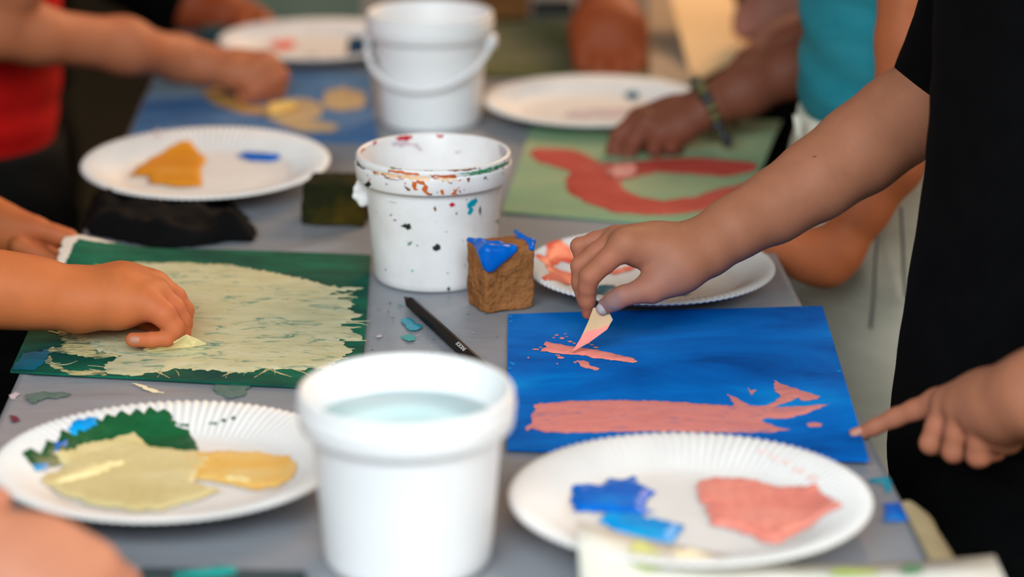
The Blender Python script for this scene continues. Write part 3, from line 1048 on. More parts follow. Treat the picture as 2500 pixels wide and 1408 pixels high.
# -- sky blue sheet with sand coloured blots
sky = Sheet('sky_blue_painting', 'sky blue painting with sand and amber blots, far left', [W(385, 170, S0), W(905, 178, S0), W(922, 345, S0), W(318, 330, S0)], M['sky_board'], group=GP)
sky.c[2], sky.c[3] = W(922, 352, S0), W(316, 345, S0)
sky.paint(ell(838, 243, 56, 28, 16, 1), M['p_sand'], 41, 0.001)
sky.paint(ell(720, 270, 60, 32, 16, 2), M['p_sand'], 42, 0.001)
sky.paint([(490, 228), (530, 212), (560, 230), (600, 255), (650, 262), (655, 280), (590, 275), (530, 258)], M['p_amber'], 43, 0.001)
sky.paint([(640, 280), (700, 285), (780, 295), (830, 305), (815, 322), (740, 322), (690, 305)], M['p_sand'], 44, 0.001)
# -- far sheets
meadow = Sheet('meadow_painting', 'dark meadow green painting behind the white pail, far side', [W(1190, 45, S0), W(1640, 45, S0), W(1660, 200, S0), W(1180, 182, S0)], M['meadow'], group=GP)
cream = Sheet('cream_paper', 'warm cream sheet of paper bent upward at the far end', [J(1622, -70, 2.88), J(1772, -40, 2.88), J(1846, 116, 2.68), J(1690, 200, 2.575)], M['cream_sheet'], cat='paper', group=GP)
brownp = Sheet('brown_paper', 'brown paper behind the back pail, far end', [W(1130, -40, S0), W(1300, -40, S0), W(1290, 52, S0), W(1120, 60, S0)], noisy('brown_paper', [(0.3, lin(96, 64, 28)), (0.7, lin(128, 90, 44))], 8, None, 0, 0.8, 0.2), cat='paper', group=GP)
greyp = Sheet('grey_paper', 'pale grey paper between the gripping fist and the cream paper', [W(1578, -40, .0062), W(1690, -40, .0062), W(1705, 202, .0062), W(1588, 206, .0062)], noisy('pale_grey_paper', [(0.3, lin(150, 134, 116)), (0.7, lin(184, 166, 146))], 8, (1, 3, 1), 0.2, 0.8, 0.2), cat='paper', group=GP)
teal_s = Sheet('teal_painting', 'dull teal painting behind the far left plate', [W(600, -80, S0), W(880, -80, S0), W(885, 44, S0), W(590, 40, S0)], M['teal_board'], group=GP)


# ------------------------------------------------------------------ paper plates
PR = 0.1125
PROF = [(0.0005, 0.0032), (0.03, 0.0032), (0.055, 0.0032), (0.072, 0.0035), (0.077, 0.0046), (0.082, 0.0070), (0.088, 0.0102), (0.094, 0.0132), (0.100, 0.0158), (0.105, 0.0174), (0.109, 0.0182), (0.1120, 0.0180), (0.1136, 0.0168)]


def plate_z(r):
    return float(np.interp(r, [a for a, b in PROF], [b for a, b in PROF]))


class Plate:
    def __init__(self, px, py, label, r=PR, tilt=(0, 0), z=0.0, nfl=110):
        self.c = W(px, py, z + 0.0175)
        self.c[2] = T + z
        self.s = r / 0.1125
        self.t = tilt
        s = self.s

        def fl(rr, a):
            q = rr / s
            k = max(0.0, min(1.0, (q - 0.077) / 0.008)) * max(0.0, min(1.0, (0.1135 - q) / 0.004 + 0.35))
            return 0.0011 * k * math.cos(nfl * a)
        prof = [(a * s, b) for a, b in PROF] + [(a * s, b - 0.0014 if b > 0.0034 else 0.0004) for a, b in PROF[::-1]]
        prof[len(PROF)] = (0.1133 * s, 0.0155)
        self.o = lathe('paper_plate', prof, self.c, M['plate'], None, 4 * nfl, fl)
        tag(self.o, label, 'plate', 'paper plates used as paint palettes')
        me = self.o.data
        co = np.empty(len(me.vertices) * 3, np.float32)
        me.vertices.foreach_get('co', co)
        co = co.reshape(-1, 3)
        co[:, 2] += co[:, 0] * tilt[0] + co[:, 1] * tilt[1]
        me.vertices.foreach_set('co', co.ravel())

    def z(self, x, y):
        dx, dy = x - self.c[0], y - self.c[1]
        return self.c[2] + plate_z(min(0.1136, math.hypot(dx, dy) / self.s)) + dx * self.t[0] + dy * self.t[1]

    def hit(self, px, py):
        h = self.c[2] - T + 0.004
        for _ in range(12):
            p = W(px, py, h)
            h = 0.5 * h + 0.5 * (self.z(p[0], p[1]) - T)
        return p[:2]

    def paint(self, poly, m, seed=1, amp=0.0008, thick=0.0012, name='paint', step=0.003, soft=0.004):
        uv = ragged([self.hit(x, y) for x, y in poly], step, amp, seed)
        return patch(name, uv, lambda u, v, h: (u, v, self.z(u, v) + 0.0006 + h), m, self.o, thick, 0.004, soft, seed)


def lab(o, s):
    o['label'] = s


p1 = Plate(1684, 1204, 'white fluted plate with blue and pink paint, front right', 0.1090, tilt=(0, -0.025), z=0.0060)
lab(p1.paint([(1400, 1192), (1425, 1185), (1470, 1188), (1485, 1172), (1520, 1178), (1545, 1165), (1560, 1185), (1600, 1205), (1578, 1225), (1572, 1245), (1600, 1252), (1560, 1262), (1490, 1255), (1400, 1250), (1394, 1222)], M['p_blue'], 1, 0.0008, 0.003), 'deep blue paint')
lab(p1.paint([(1462, 1278), (1482, 1252), (1560, 1262), (1672, 1288), (1640, 1332), (1600, 1335), (1540, 1318)], M['p_skyblue'], 2, 0.0008, 0.003), 'sky blue scraped paint')
lab(p1.paint([(1702, 1180), (1735, 1172), (1790, 1174), (1850, 1176), (1880, 1186), (1990, 1186), (2020, 1212), (2058, 1238), (2040, 1246), (2010, 1262), (1960, 1300), (1900, 1330), (1858, 1328), (1840, 1312), (1780, 1292), (1740, 1286), (1722, 1245), (1706, 1225)], M['p_rose'], 3, 0.001, 0.003), 'pink paint')
for k, (x, y, a, b) in enumerate([(1862, 1104, 14, 5), (1890, 1118, 14, 6), (1918, 1130, 16, 6), (1950, 1150, 18, 8), (1985, 1170, 20, 9)]):
    p1.paint(ell(x, y, a, b, 10, k, 0.3), M['p_rose_thin'], 10 + k, 0.0003, 0.0003, 'paint', 0.003, 0.002)

p2 = Plate(414, 1114, 'white fluted plate with green, blue and cream paint, front left', 0.1095, tilt=(0, -0.03), z=0.0034)
lab(p2.paint([(55, 1110), (75, 1095), (100, 1110), (112, 1076), (140, 1085), (150, 1050), (176, 1062), (180, 1032), (210, 1040), (225, 1020), (250, 1030), (262, 1012), (282, 1020), (296, 1004), (318, 1016), (330, 998), (352, 1012), (366, 994), (384, 1008), (400, 1000),
              (416, 1010), (425, 1040), (460, 1052), (480, 1085), (488, 1116), (470, 1112), (430, 1100), (365, 1098), (345, 1075), (330, 1060), (240, 1085), (130, 1108), (160, 1130), (90, 1152)], M['p_green'], 1, 0.0005, 0.0014, 'paint', 0.004), 'dark green paint')
lab(p2.paint([(168, 1050), (180, 1032), (215, 1020), (240, 1022), (248, 1045), (220, 1060), (180, 1072), (172, 1060)], M['p_skyblue'], 2, 0.0012, 0.0024), 'bright blue paint on the rim')
lab(p2.paint([(112, 1095), (150, 1078), (176, 1080), (150, 1105), (125, 1110)], M['p_blue'], 3, 0.001, 0.0022), 'blue paint')
lab(p2.paint([(80, 1140), (96, 1126), (125, 1138), (110, 1152), (88, 1154)], M['p_skyblue'], 4, 0.001, 0.002), 'blue paint')
lab(p2.paint([(132, 1104), (225, 1082), (325, 1060), (345, 1074), (368, 1096), (480, 1106), (520, 1125), (470, 1180), (540, 1200), (480, 1222), (400, 1248), (320, 1250), (230, 1238), (150, 1210), (105, 1180), (115, 1158), (160, 1140)], M['p_butter'], 5, 0.001, 0.0026), 'cream yellow paint')
lab(p2.paint([(420, 1110), (520, 1106), (570, 1104), (640, 1108), (700, 1115), (724, 1135), (718, 1165), (680, 1190), (620, 1200), (560, 1185), (480, 1172), (440, 1140)], M['p_yellow'], 6, 0.001, 0.0022), 'golden yellow paint')
lab(p2.paint([(105, 1184), (200, 1148), (300, 1130), (318, 1138), (250, 1166), (130, 1194)], M['p_lemon'], 7, 0.0006, 0.004), 'pale lemon ridge of paint')
lab(p2.paint([(510, 1172), (560, 1168), (620, 1178), (625, 1188), (560, 1182)], M['p_lemon'], 8, 0.0006, 0.003), 'pale lemon ridge of paint')
for k, (x, y, a, b) in enumerate([(412, 1020, 8, 10), (424, 1034, 14, 5), (450, 1040, 10, 4), (545, 1028, 8, 4), (520, 1036, 12, 3), (570, 1022, 5, 4)]):
    p2.paint(ell(x, y, a, b, 9, k, 0.3), M['p_green'], 30 + k, 0, 0.0008)

p3 = Plate(502, 392, 'white plate with ochre and a dab of blue, resting by black cloth', tilt=(0, 0.035), z=0.008)
lab(p3.paint([(318, 432), (330, 415), (360, 395), (400, 372), (432, 350), (460, 346), (480, 365), (505, 392), (490, 415), (495, 455), (440, 460), (365, 450), (362, 432)], M['p_ochre'], 1, 0.001, 0.003), 'ochre paint')
lab(p3.paint([(578, 382), (600, 373), (640, 374), (682, 378), (684, 390), (660, 396), (610, 394)], M['p_royal'], 2, 0.0006, 0.003), 'royal blue dab')
p3.paint(ell(385, 330, 8, 14, 9, 4), M['p_mauve'], 5, 0.0004, 0.0005)

p4 = Plate(1588, 646, 'white plate with coral streaks beneath the scraping hand, middle right', 0.0985)
lab(p4.paint([(1306, 622), (1330, 628), (1336, 595), (1352, 590), (1385, 600), (1400, 625), (1420, 628), (1420, 648), (1370, 640), (1350, 655), (1400, 668), (1420, 668), (1420, 682), (1335, 688), (1322, 680), (1340, 668), (1330, 645), (1310, 632)], M['p_coral'], 1, 0.0008, 0.0014), 'coral red streaks')
lab(p4.paint([(1480, 668), (1530, 652), (1560, 648), (1545, 660), (1500, 672)], M['p_coral'], 2, 0.0005, 0.0012), 'coral red streak')
lab(p4.paint([(1440, 718), (1466, 698), (1498, 698), (1510, 706), (1480, 730), (1450, 735)], M['p_deepteal'], 3, 0.0006, 0.0014), 'blue green paint')
lab(p4.paint([(1640, 722), (1668, 710), (1688, 714), (1680, 722)], M['p_green'], 4, 0.0006, 0.0014), 'green paint')

p5 = Plate(1450, 241, 'white plate with faint grey smears beyond the mint painting')
p5.paint(ell(1500, 275, 60, 10, 12, 3, 0.3), M['p_mauve'], 2, 0.001, 0.0006)
p5.paint(ell(1545, 236, 20, 10, 10, 4, 0.3), M['p_deepteal'], 3, 0.0006, 0.001)
p5.paint(ell(1420, 280, 40, 7, 12, 5, 0.3), M['p_mauve'], 4, 0.001, 0.0006)
p6 = Plate(775, 92, 'white plate with red paint at the far left')
p6.paint(ell(690, 110, 34, 12, 12, 3, 0.3), M['p_coral'], 2, 0.001, 0.0012)


# ------------------------------------------------------------------ buckets
BH = 0.1005
B_OUT = [(0.0465, 0.0), (0.0480, 0.0015), (0.0486, 0.006), (0.0512, 0.040), (0.0545, 0.0795), (0.0546, 0.0800), (0.0606, 0.0802), (0.0612, 0.0812), (0.0622, 0.0925), (0.0620, 0.0932), (0.0606, 0.0937), (0.0604, 0.0942),
         (0.0612, 0.0950), (0.0616, 0.0968), (0.0612, 0.0990), (0.0602, 0.1002), (0.0590, 0.1004), (0.0578, 0.0998), (0.0572, 0.0985)]
B_IN = [(0.0534, 0.082), (0.0521, 0.070), (0.0473, 0.010), (0.0455, 0.0030), (0.0005, 0.0030)]


def bucket_R(z):
    zs = [b for a, b in B_OUT[:16]]
    return float(np.interp(z, zs, [a for a, b in B_OUT[:16]]))


class Bucket:
    def __init__(self, px, py, label, m, sr=1.0, sz=1.035):
        self.c = W(px, py)
        c = self.c
        self.sr, self.sz = sr, sz
        prof = [(a * sr, b * sz) for a, b in [(0.0005, 0.0)] + B_OUT + B_IN]
        self.o = empty('paint_pail', c)
        tag(self.o, label, 'bucket', 'white plastic pails on the table')
        self.body = lathe('pail_body', prof, c, m, self.o, 128)

    def lug(self, ang, m):
        c = self.c
        d = np.array((math.cos(ang), math.sin(ang), 0))
        p = c + d * 0.0540 * self.sr
        zz = np.array((0, 0, 0.076 * self.sz))
        tube('handle_lug', [p + zz, p + d * 0.012 + zz], [0.0080, 0.0070], M['bucket'], self.o, 16)
        return p + d * 0.0075 + zz

    def handle(self, ang, sag_dir, drop, m):
        a, b = self.lug(ang, m), self.lug(ang + math.pi, m)
        pts = []
        mid = (a + b) / 2
        half = (b - a) / 2
        R = np.linalg.norm(half)
        sd = np.array((math.cos(sag_dir), math.sin(sag_dir), 0))
        for k in range(29):
            t = math.pi * k / 28
            pts.append(mid - half * math.cos(t) + (sd * (R * 0.95) + np.array((0, 0, -drop))) * math.sin(t))
        tube('handle', pts, 0.0032, m, self.o, 10)

    def wall(self, z, inner):
        z = np.asarray(z) / self.sz
        if inner:
            return np.interp(z, [0.003, 0.01, 0.07, 0.082, 0.0985], [0.0455, 0.0473, 0.0521, 0.0534, 0.0572]) * self.sr
        return np.interp(z, [b for a, b in B_OUT[:16]], [a for a, b in B_OUT[:16]]) * self.sr

    def hit(self, px, py, inner=False):
        """the point of the wall seen at a pixel; just off the outline, the nearest point of the wall"""
        d = ray(px, py)
        c = self.c
        ts = np.linspace(1.0, 2.8, 9000)
        P = CAM + ts[:, None] * d
        z = P[:, 2] - c[2]
        rr = np.hypot(P[:, 0] - c[0], P[:, 1] - c[1])
        g = rr - self.wall(z, inner)
        g[(z < 0.001) | (z > BH * self.sz)] = 9
        if inner:
            idx = np.nonzero(g < 0)[0]
            i = int(idx[-1]) if len(idx) else int(np.argmin(g))
        else:
            i = int(np.argmax(g < 0)) if (g < 0).any() else int(np.argmin(g))
        p = P[i]
        return math.atan2(p[1] - c[1], p[0] - c[0]), p[2] - c[2]

    def paint(self, poly, m, seed=1, amp=0.0004, inner=False, name='paint_splash', thick=0.0004, step=0.0018, label=None):
        uv = []
        for x, y in poly:
            a, z = self.hit(x, y, inner)
            if not inner and a > 1.9:
                a -= 2 * math.pi
            if inner and a < -1.57:
                a += 2 * math.pi
            uv.append((a * 0.055, z))
        uv = ragged(uv, step, amp, seed)
        c = self.c

        def to(u, v, h):
            a = u / 0.055
            if inner:
                R = float(self.wall(v, True)) - h - 0.0004
            else:
                R = float(self.wall(v, False)) + h + 0.00025
            return (c[0] + R * math.cos(a), c[1] + R * math.sin(a), c[2] + v)
        o = patch(name, uv, to, m, self.o, thick, 0.003, 0.0012, seed)
        if label:
            o['label'] = label
        return o


bk = Bucket(1061, 671, 'paint-splattered white pail in the middle of the table', M['bucket_used'], 1.012)
S = bk.paint
S([(1140, 500), (1150, 488), (1162, 482), (1166, 492), (1158, 502), (1150, 505), (1156, 512), (1148, 524), (1140, 522), (1145, 510), (1138, 492)], M['p_turq'], 1, label='turquoise drip')
S([(978, 552), (985, 548), (990, 544), (992, 548), (1002, 545), (1005, 558), (996, 562), (990, 556)], M['p_black'], 2)
S([(1055, 602), (1062, 600), (1066, 593), (1074, 598), (1076, 608), (1066, 612), (1058, 610)], M['p_black'], 3)
S([(960, 536), (968, 535), (966, 540)], M['p_black'], 4, 0)
S([(1090, 706), (1096, 698), (1099, 706), (1097, 712)], M['p_black'], 5, 0)
S([(1058, 508), (1062, 502), (1066, 512), (1062, 516)], M['p_brown'], 6, 0)
S([(1096, 498), (1104, 493), (1112, 499), (1106, 504), (1100, 505)], M['p_crimson'], 7, 0)
S([(1111, 522), (1115, 516), (1116, 524)], M['p_brown'], 8, 0)
S([(1168, 514), (1172, 500), (1174, 512), (1172, 528)], M['p_black'], 9, 0)
S([(996, 592), (1008, 588), (1004, 596), (996, 600)], M['p_leaf'], 10, 0)
S([(1003, 660), (1010, 658), (1008, 664)], M['p_jade'], 11, 0)
S([(1208, 540), (1216, 534), (1217, 548)], M['p_emerald'], 12, 0)
S([(950, 490), (970, 494), (966, 496), (952, 493)], M['p_mauve'], 13, 0)
for k in range(13):
    rr = random.Random(700 + k)
    x, y = rr.uniform(905, 1205), rr.uniform(485, 690)
    S(ell(x, y, rr.uniform(1.0, 3.2), rr.uniform(1.0, 2.6), 8, k, 0.35), M[rr.choice(['p_mauve', 'p_greenish', 'p_leaf', 'p_mauve', 'p_brown'])], 100 + k, 0)
# runs around the rim and the skirt
S([(946, 413), (964, 415), (1010, 421), (1024, 424), (1024, 427), (990, 425), (960, 420)], M['p_orange'], 20, 0.0003, label='burnt orange paint run')
S([(912, 419), (925, 422), (945, 430), (985, 432), (986, 438), (950, 437), (935, 428), (920, 424)], M['p_brown'], 21, 0.0006)
S([(905, 418), (935, 420), (990, 426), (1048, 432), (1048, 442), (990, 434), (940, 428)], M['p_peach'], 22, 0.0005)
S([(1048, 426), (1110, 426), (1116, 432), (1060, 436)], M['p_orange'], 23, 0.0005)
S([(1058, 436), (1116, 436), (1118, 443), (1080, 441)], M['p_peach'], 24, 0.0005)
S([(1006, 444), (1012, 438), (1035, 442), (1044, 455), (1042, 468), (1052, 472), (1046, 478), (1030, 462), (1036, 452), (1018, 446), (1016, 458), (1022, 464), (1012, 464), (1007, 454)], M['p_orange'], 25, 0.0004)
S([(1074, 464), (1082, 462), (1084, 475), (1078, 474)], M['p_orange'], 26, 0.0003)
S([(1100, 474), (1108, 466), (1118, 458), (1112, 470), (1118, 474), (1108, 475)], M['p_orange'], 27, 0.0002)
S([(986, 452), (1000, 460), (1004, 464), (996, 466)], M['p_brown'], 28, 0.0002)
S([(1138, 434), (1150, 432), (1146, 440), (1142, 446)], M['p_brown'], 29, 0.0002)
S([(1110, 424), (1160, 418), (1210, 404), (1240, 394), (1242, 398), (1200, 412), (1150, 424)], M['p_emerald'], 30, 0.0003, label='green paint run')
S([(1130, 429), (1170, 421), (1215, 409), (1216, 412), (1170, 425)], M['p_emerald'], 31, 0.0003)
S([(870, 390), (876, 396), (884, 408), (894, 412), (886, 412), (874, 402)], M['p_black'], 32, 0.0002)
S([(890, 449), (902, 442), (908, 450), (900, 458), (894, 456)], M['p_black'], 33, 0.0002)
S([(906, 460), (914, 458), (912, 464)], M['p_black'], 34, 0)
S([(1044, 474), (1056, 472), (1054, 477)], M['p_black'], 35, 0)
S([(953, 407), (985, 410), (980, 413), (955, 411)], M['p_olive'], 36, 0.0002)
S([(1036, 414), (1056, 414), (1054, 417), (1038, 417)], M['p_brown'], 37, 0.0002)
S([(1090, 414), (1170, 408), (1172, 411), (1110, 418)], M['p_brown'], 38, 0.0003)
for k in range(30):
    rr = random.Random(900 + k)
    t = rr.uniform(-1, 1)
    x = 1058 + 175 * t
    y = rr.uniform(428, 474) - 36 * t * t
    S(ell(x, y, rr.uniform(1.0, 5.0), rr.uniform(0.8, 2.0), 8, k, 0.4, rr.uniform(-1, 1)), M[rr.choice(['p_brown', 'p_orange', 'p_mauve', 'p_greenish', 'p_brown', 'p_black'])], 200 + k, 0)
I = lambda poly, m, s, a=0.0006: bk.paint(poly, m, s, a, True)
I([(964, 336), (978, 330), (1006, 330), (1005, 338), (995, 345), (975, 342)], M['p_crimson'], 40)
I([(1064, 328), (1084, 328), (1082, 334), (1070, 335)], M['p_crimson'], 41)
I([(910, 346), (918, 342), (916, 352), (911, 354)], M['p_crimson'], 42, 0.0003)
I([(878, 366), (886, 360), (890, 366), (880, 373)], M['p_crimson'], 43, 0.0003)
I([(952, 348), (985, 342), (1000, 348), (1020, 350), (1032, 366), (1024, 370), (1010, 355), (965, 356)], M['p_mauve'], 44)
I([(1110, 368), (1128, 366), (1122, 374), (1112, 375)], M['p_mauve'], 45)
I([(1218, 352), (1238, 372), (1240, 385), (1222, 378)], M['p_mauve'], 46)


def torn_handle():
    """the snapped handle end on the left of the splattered pail: a cracked lug with a folded tab"""
    c = bk.c
    q = []
    for (px, py, r) in ((893, 452, 13), (905, 440, 12), (884, 468, 12), (897, 470, 11), (880, 486, 10), (896, 484, 9)):
        p = J(px, py, c[1] - 0.006)
        q.append((p, r * pxm(p)))
    b = Body()
    for i, (p, r_) in enumerate(q):
        e = np.array((0.004, 0.002, 0.004 if i % 2 else -0.003))
        b.chain([(p - e, r_ * 0.8), (p + e, r_)], 0.004)
    body_object('broken_handle_tab', [(b, 0.0011)], M['bucket_used'], bk.o)['label'] = 'broken white handle tab'


torn_handle()

bb = Bucket(1052, 296, 'clean white pail with drooping handle, at the back', M['bucket'], 1.04, 1.13)
bb.handle(math.radians(-12), math.radians(-102), 0.040, M['bucket'])
bf = Bucket(997, 1358, 'blurred white pail of bluish water in the foreground', M['bucket'], 1.02, 1.06)
lathe('rinse_water', [(0.0004, 0.0850), (0.02, 0.0852), (0.0541, 0.0850), (0.0540, 0.0845), (0.0004, 0.0845)], bf.c, M['water'], bf.o, 64)['label'] = 'pale turquoise rinse water'
bf.paint([(738, 930), (748, 918), (756, 935), (748, 948)], M['p_coral'], 3, 0.0003)


# ------------------------------------------------------------------ sponges, cloth, pencil
def foam(name, cx, cy, half, hgt, rot, m, seed, label, group, taper=0.0, n=26, rough=0.0016, axes=None):
    """a damp sponge block with soft, pitted edges"""
    from mathutils import noise
    bm = bmesh.new()
    bmesh.ops.create_cube(bm, size=2)
    bmesh.ops.subdivide_edges(bm, edges=bm.edges[:], cuts=n, use_grid_fill=True)
    v = []
    for q in bm.verts:
        p = np.array(q.co)
        # rounded box
        k = 0.90
        core = np.clip(p, -k, k)
        d = p - core
        l = np.linalg.norm(d)
        if l > 1e-6:
            p = core + d / l * min(l, 1 - k)
        s = 1 - taper * (p[2] * 0.5 + 0.5)
        w = Vector((p[0] * half[0] * s, p[1] * half[1] * s, (p[2] * 0.5 + 0.5) * hgt))
        nz = noise.noise(w * 70 + Vector((seed, 0, 0))) * rough + noise.noise(w * 260 + Vector((0, seed, 0))) * rough * 0.5
        nrm = Vector(p).normalized()
        w = w + nrm * nz
        w.z = max(0.0, w.z)
        if axes:
            q2 = axes[0] * (w.x / half[0]) + axes[1] * (w.y / half[1])
            v.append((cx + q2[0], cy + q2[1], T + w.z))
            continue
        v.append((cx + w.x * math.cos(rot) - w.y * math.sin(rot), cy + w.x * math.sin(rot) + w.y * math.cos(rot), T + w.z))
    f = [[x.index for x in y.verts] for y in bm.faces]
    bm.free()
    o = link_mesh(name, v, f, m)
    tag(o, label, 'sponge', group)
    return o


SPH = 0.0510
fr, lt, rt = W(1186, 612, SPH), W(1141, 588, SPH), W(1303, 598, SPH)
bk_ = lt + rt - fr
cen = (lt + rt) / 2
ex = rt - fr
rot = math.atan2(ex[1], ex[0])
print('sponge', np.linalg.norm(rt - fr), np.linalg.norm(lt - fr), cen)
sp = foam('paint_sponge', cen[0], cen[1], (0.022, 0.022), SPH, 0, M['sponge'], 5, 'tan foam sponge block topped with wet blue paint', 'foam sponges', -0.05, 34, 0.0016, ((rt - fr)[:2] / 2, (lt - fr)[:2] / 2))


def sponge_paint():
    b = Body()
    w = lambda px, py, r_: (W(px, py, SPH), r_)
    yf = fr[1] - 0.0005
    b.chain([w(1146, 586, .0024), w(1172, 594, .0034), w(1215, 601, .0036), w(1256, 604, .0022)], 0.004)
    b.chain([w(1168, 598, .0034), w(1190, 610, .0046), w(1225, 608, .0036)], 0.004)
    g = (rt[1] - fr[1]) / 117.0
    for py, xa, xb, rr in ((612, 1172, 1250, .0028), (620, 1180, 1238, .0032), (628, 1184, 1226, .0033), (636, 1187, 1214, .0033), (644, 1190, 1204, .0030), (650, 1193, 1198, .0024)):
        b.chain([(J(x, py, yf + max(0, x - 1186) * g + max(0, 1186 - x) * 0.0006), rr) for x in np.linspace(xa, xb, 5)], 0.004)
    b.chain([w(1258, 564, .0016), w(1272, 578, .0026), w(1297, 592, .0030), (J(1298, 604, rt[1] - 0.001), .0026)], 0.003)
    body_object('blue_paint', [(b, 0.0009)], M['p_royal'], sp)['label'] = 'wet royal blue paint running off the corner'


sponge_paint()
foam('paint_sponge', W(819, 548)[0], W(819, 548)[1] + 0.020, (0.0285, 0.024), 0.036, math.radians(-8), M['dark_sponge'], 9, 'dark stained olive sponge behind the splattered pail', 'foam sponges', 0.12)
foam('paint_sponge', W(884, 148)[0], W(884, 148)[1], (0.016, 0.014), 0.026, 0.2, flat('navy_foam', lin(14, 52, 78), 0.95), 12, 'small navy blue sponge left of the back pail', 'foam sponges', 0.1, 12)
foam('paint_sponge', W(1350, 34)[0], W(1350, 34)[1], (0.026, 0.012), 0.016, 0.1, flat('charcoal_foam', lin(34, 34, 28), 0.95), 15, 'flat charcoal sponge near the far table end', 'foam sponges', 0.1, 12)
tube('dark_bar', [W(700, 150, 0.004), W(772, 142, 0.004)], [0.003, 0.004], M['band'], None, 10)  # short dark bar, slightly thinner at its left end
tag(bpy.context.scene.objects['dark_bar'], 'short dark bar in front of the far left plate', 'brush')
bpy.context.scene.objects['dark_bar'].name = 'paint_brush'


def black_rag():
    from mathutils import noise
    out = [(225, 462), (330, 455), (470, 470), (560, 492), (592, 520), (630, 575), (620, 592), (560, 592), (470, 606), (380, 610), (300, 592), (215, 575), (205, 540)]
    P = np.array([W(x, y)[:2] for x, y in out])
    uv = ragged(P, 0.006, 0.001, 4)
    U = np.array(uv)

    def to(u, v, h):
        d = float(seg_dist(np.array([[u, v]]), U)[0])
        e = min(1.0, d / 0.022)
        n1 = noise.noise(Vector((u * 22, v * 30, 3))) + 0.6 * noise.noise(Vector((u * 60, v * 50, 9)))
        z = T + 0.0025 + (0.014 + 0.012 * n1) * e * (2 - e)
        lim = tc(-1, v)[0]
        z = min(z, T + 0.0035 + max(0.0, 2.125 - v) * 0.6)
        if math.hypot(u - p3.c[0], v - p3.c[1]) < 0.108:
            z = min(z, T + 0.0016)
        if u < lim + 0.004:
            z = min(z, T + 0.004) - 0.6 * (lim + 0.004 - u)
        return (u, v, max(z, T - 0.08) if u < lim else max(z, T + 0.0016))
    o = patch('black_cloth', uv, to, M['black_cloth'], None, 0.001, 0.0045, 0.004, 3)
    s = o.modifiers.new('thickness', 'SOLIDIFY')
    s.thickness = 0.0016
    s.offset = -1
    tag(o, 'crumpled black cloth lying between the ochre plate and the green painting', 'cloth')


black_rag()


def pencil():
    a, b = W(987, 724, 0.0042), W(1172, 893, 0.0042)
    d = (b - a) / np.linalg.norm(b - a)
    b = a + d * 0.195
    root = empty('pencil', (a + b) / 2 - np.array((0, 0, 0.0042)))
    tag(root, 'black pencil with white lettering lying beside the foreground pail', 'pencil')
    side = np.cross(d, (0, 0, 1))
    up = np.array((0, 0, 1.0))

    def prism(name, pts, m, seg=6):
        v, f = [], []
        for p, rr in pts:
            for k in range(seg):
                t = math.pi / 6 + 2 * math.pi * k / seg
                v.append(p + rr * (side * math.cos(t) + up * math.sin(t)))
        for i in range(len(pts) - 1):
            for k in range(seg):
                k2 = (k + 1) % seg
                f.append((i * seg + k, i * seg + k2, (i + 1) * seg + k2, (i + 1) * seg + k))
        f.append(tuple(range(seg))[::-1])
        f.append(tuple((len(pts) - 1) * seg + k for k in range(seg)))
        return recalc(link_mesh(name, v, f, m, root, smooth=False))
    prism('barrel', [(a + d * 0.016, 0.0046), (b - d * 0.002, 0.0046), (b, 0.0038)], M['pencil'])
    prism('sharpened_cone', [(a + d * 0.004, 0.0013), (a + d * 0.016, 0.0044)], M['pencil'], 12)
    prism('lead', [(a, 0.0004), (a + d * 0.004, 0.0013)], M['graphite'], 8)
    cu = bpy.data.curves.new('lettering', 'FONT')
    cu.body = 'ECECKNS'
    cu.size = 0.0043
    cu.extrude = 0.00006
    cu.space_character = 1.0
    cu.align_x = 'CENTER'
    cu.align_y = 'CENTER'
    t = bpy.data.objects.new('lettering', cu)
    COL.objects.link(t)
    me = bpy.data.meshes.new_from_object(t)
    bpy.data.objects.remove(t)
    t = bpy.data.objects.new('lettering', me)
    COL.objects.link(t)
    me.materials.append(M['white_ink'])
    nrm = up * math.cos(math.radians(30)) - side * 0 + 0
    # the upper camera-side facet of the hexagonal barrel
    best = None
    for k in range(6):
        tt = 2 * math.pi * (k) / 6
        nn = side * math.cos(tt) + up * math.sin(tt)
        s = nn @ np.array((0, -0.3, 0.95))
        if best is None or s > best[0]:
            best = (s, nn)
    nn = best[1]
    p = J(1116, 852, (a + d * 0.135)[1])
    p = a + d * float((W(1116, 852, 0.006) - a) @ d) + nn * 0.0041
    z = Vector(nn)
    x = Vector(d)
    y = z.cross(x)
    t.parent = root
    t.matrix_parent_inverse = Matrix.Identity(4)
    mt = Matrix((x * 0.95, y, z)).transposed().to_4x4()
    mt.translation = Vector(p) - Vector(root.location)
    t.matrix_local = mt


pencil()


# ------------------------------------------------------------------ thin blades held in the hands
def blade(name, pts, th, m, parent=None, nrm=(0, -1, 0.35)):
    n = np.asarray(nrm, float)
    n /= np.linalg.norm(n)
    k = len(pts)
    v = [np.asarray(p) + n * th / 2 for p in pts] + [np.asarray(p) - n * th / 2 for p in pts]
    f = [tuple(range(k)), tuple(range(2 * k - 1, k - 1, -1))]
    for i in range(k):
        j = (i + 1) % k
        f.append((j, i, k + i, k + j))
    return recalc(link_mesh(name, v, f, m, parent, smooth=False))


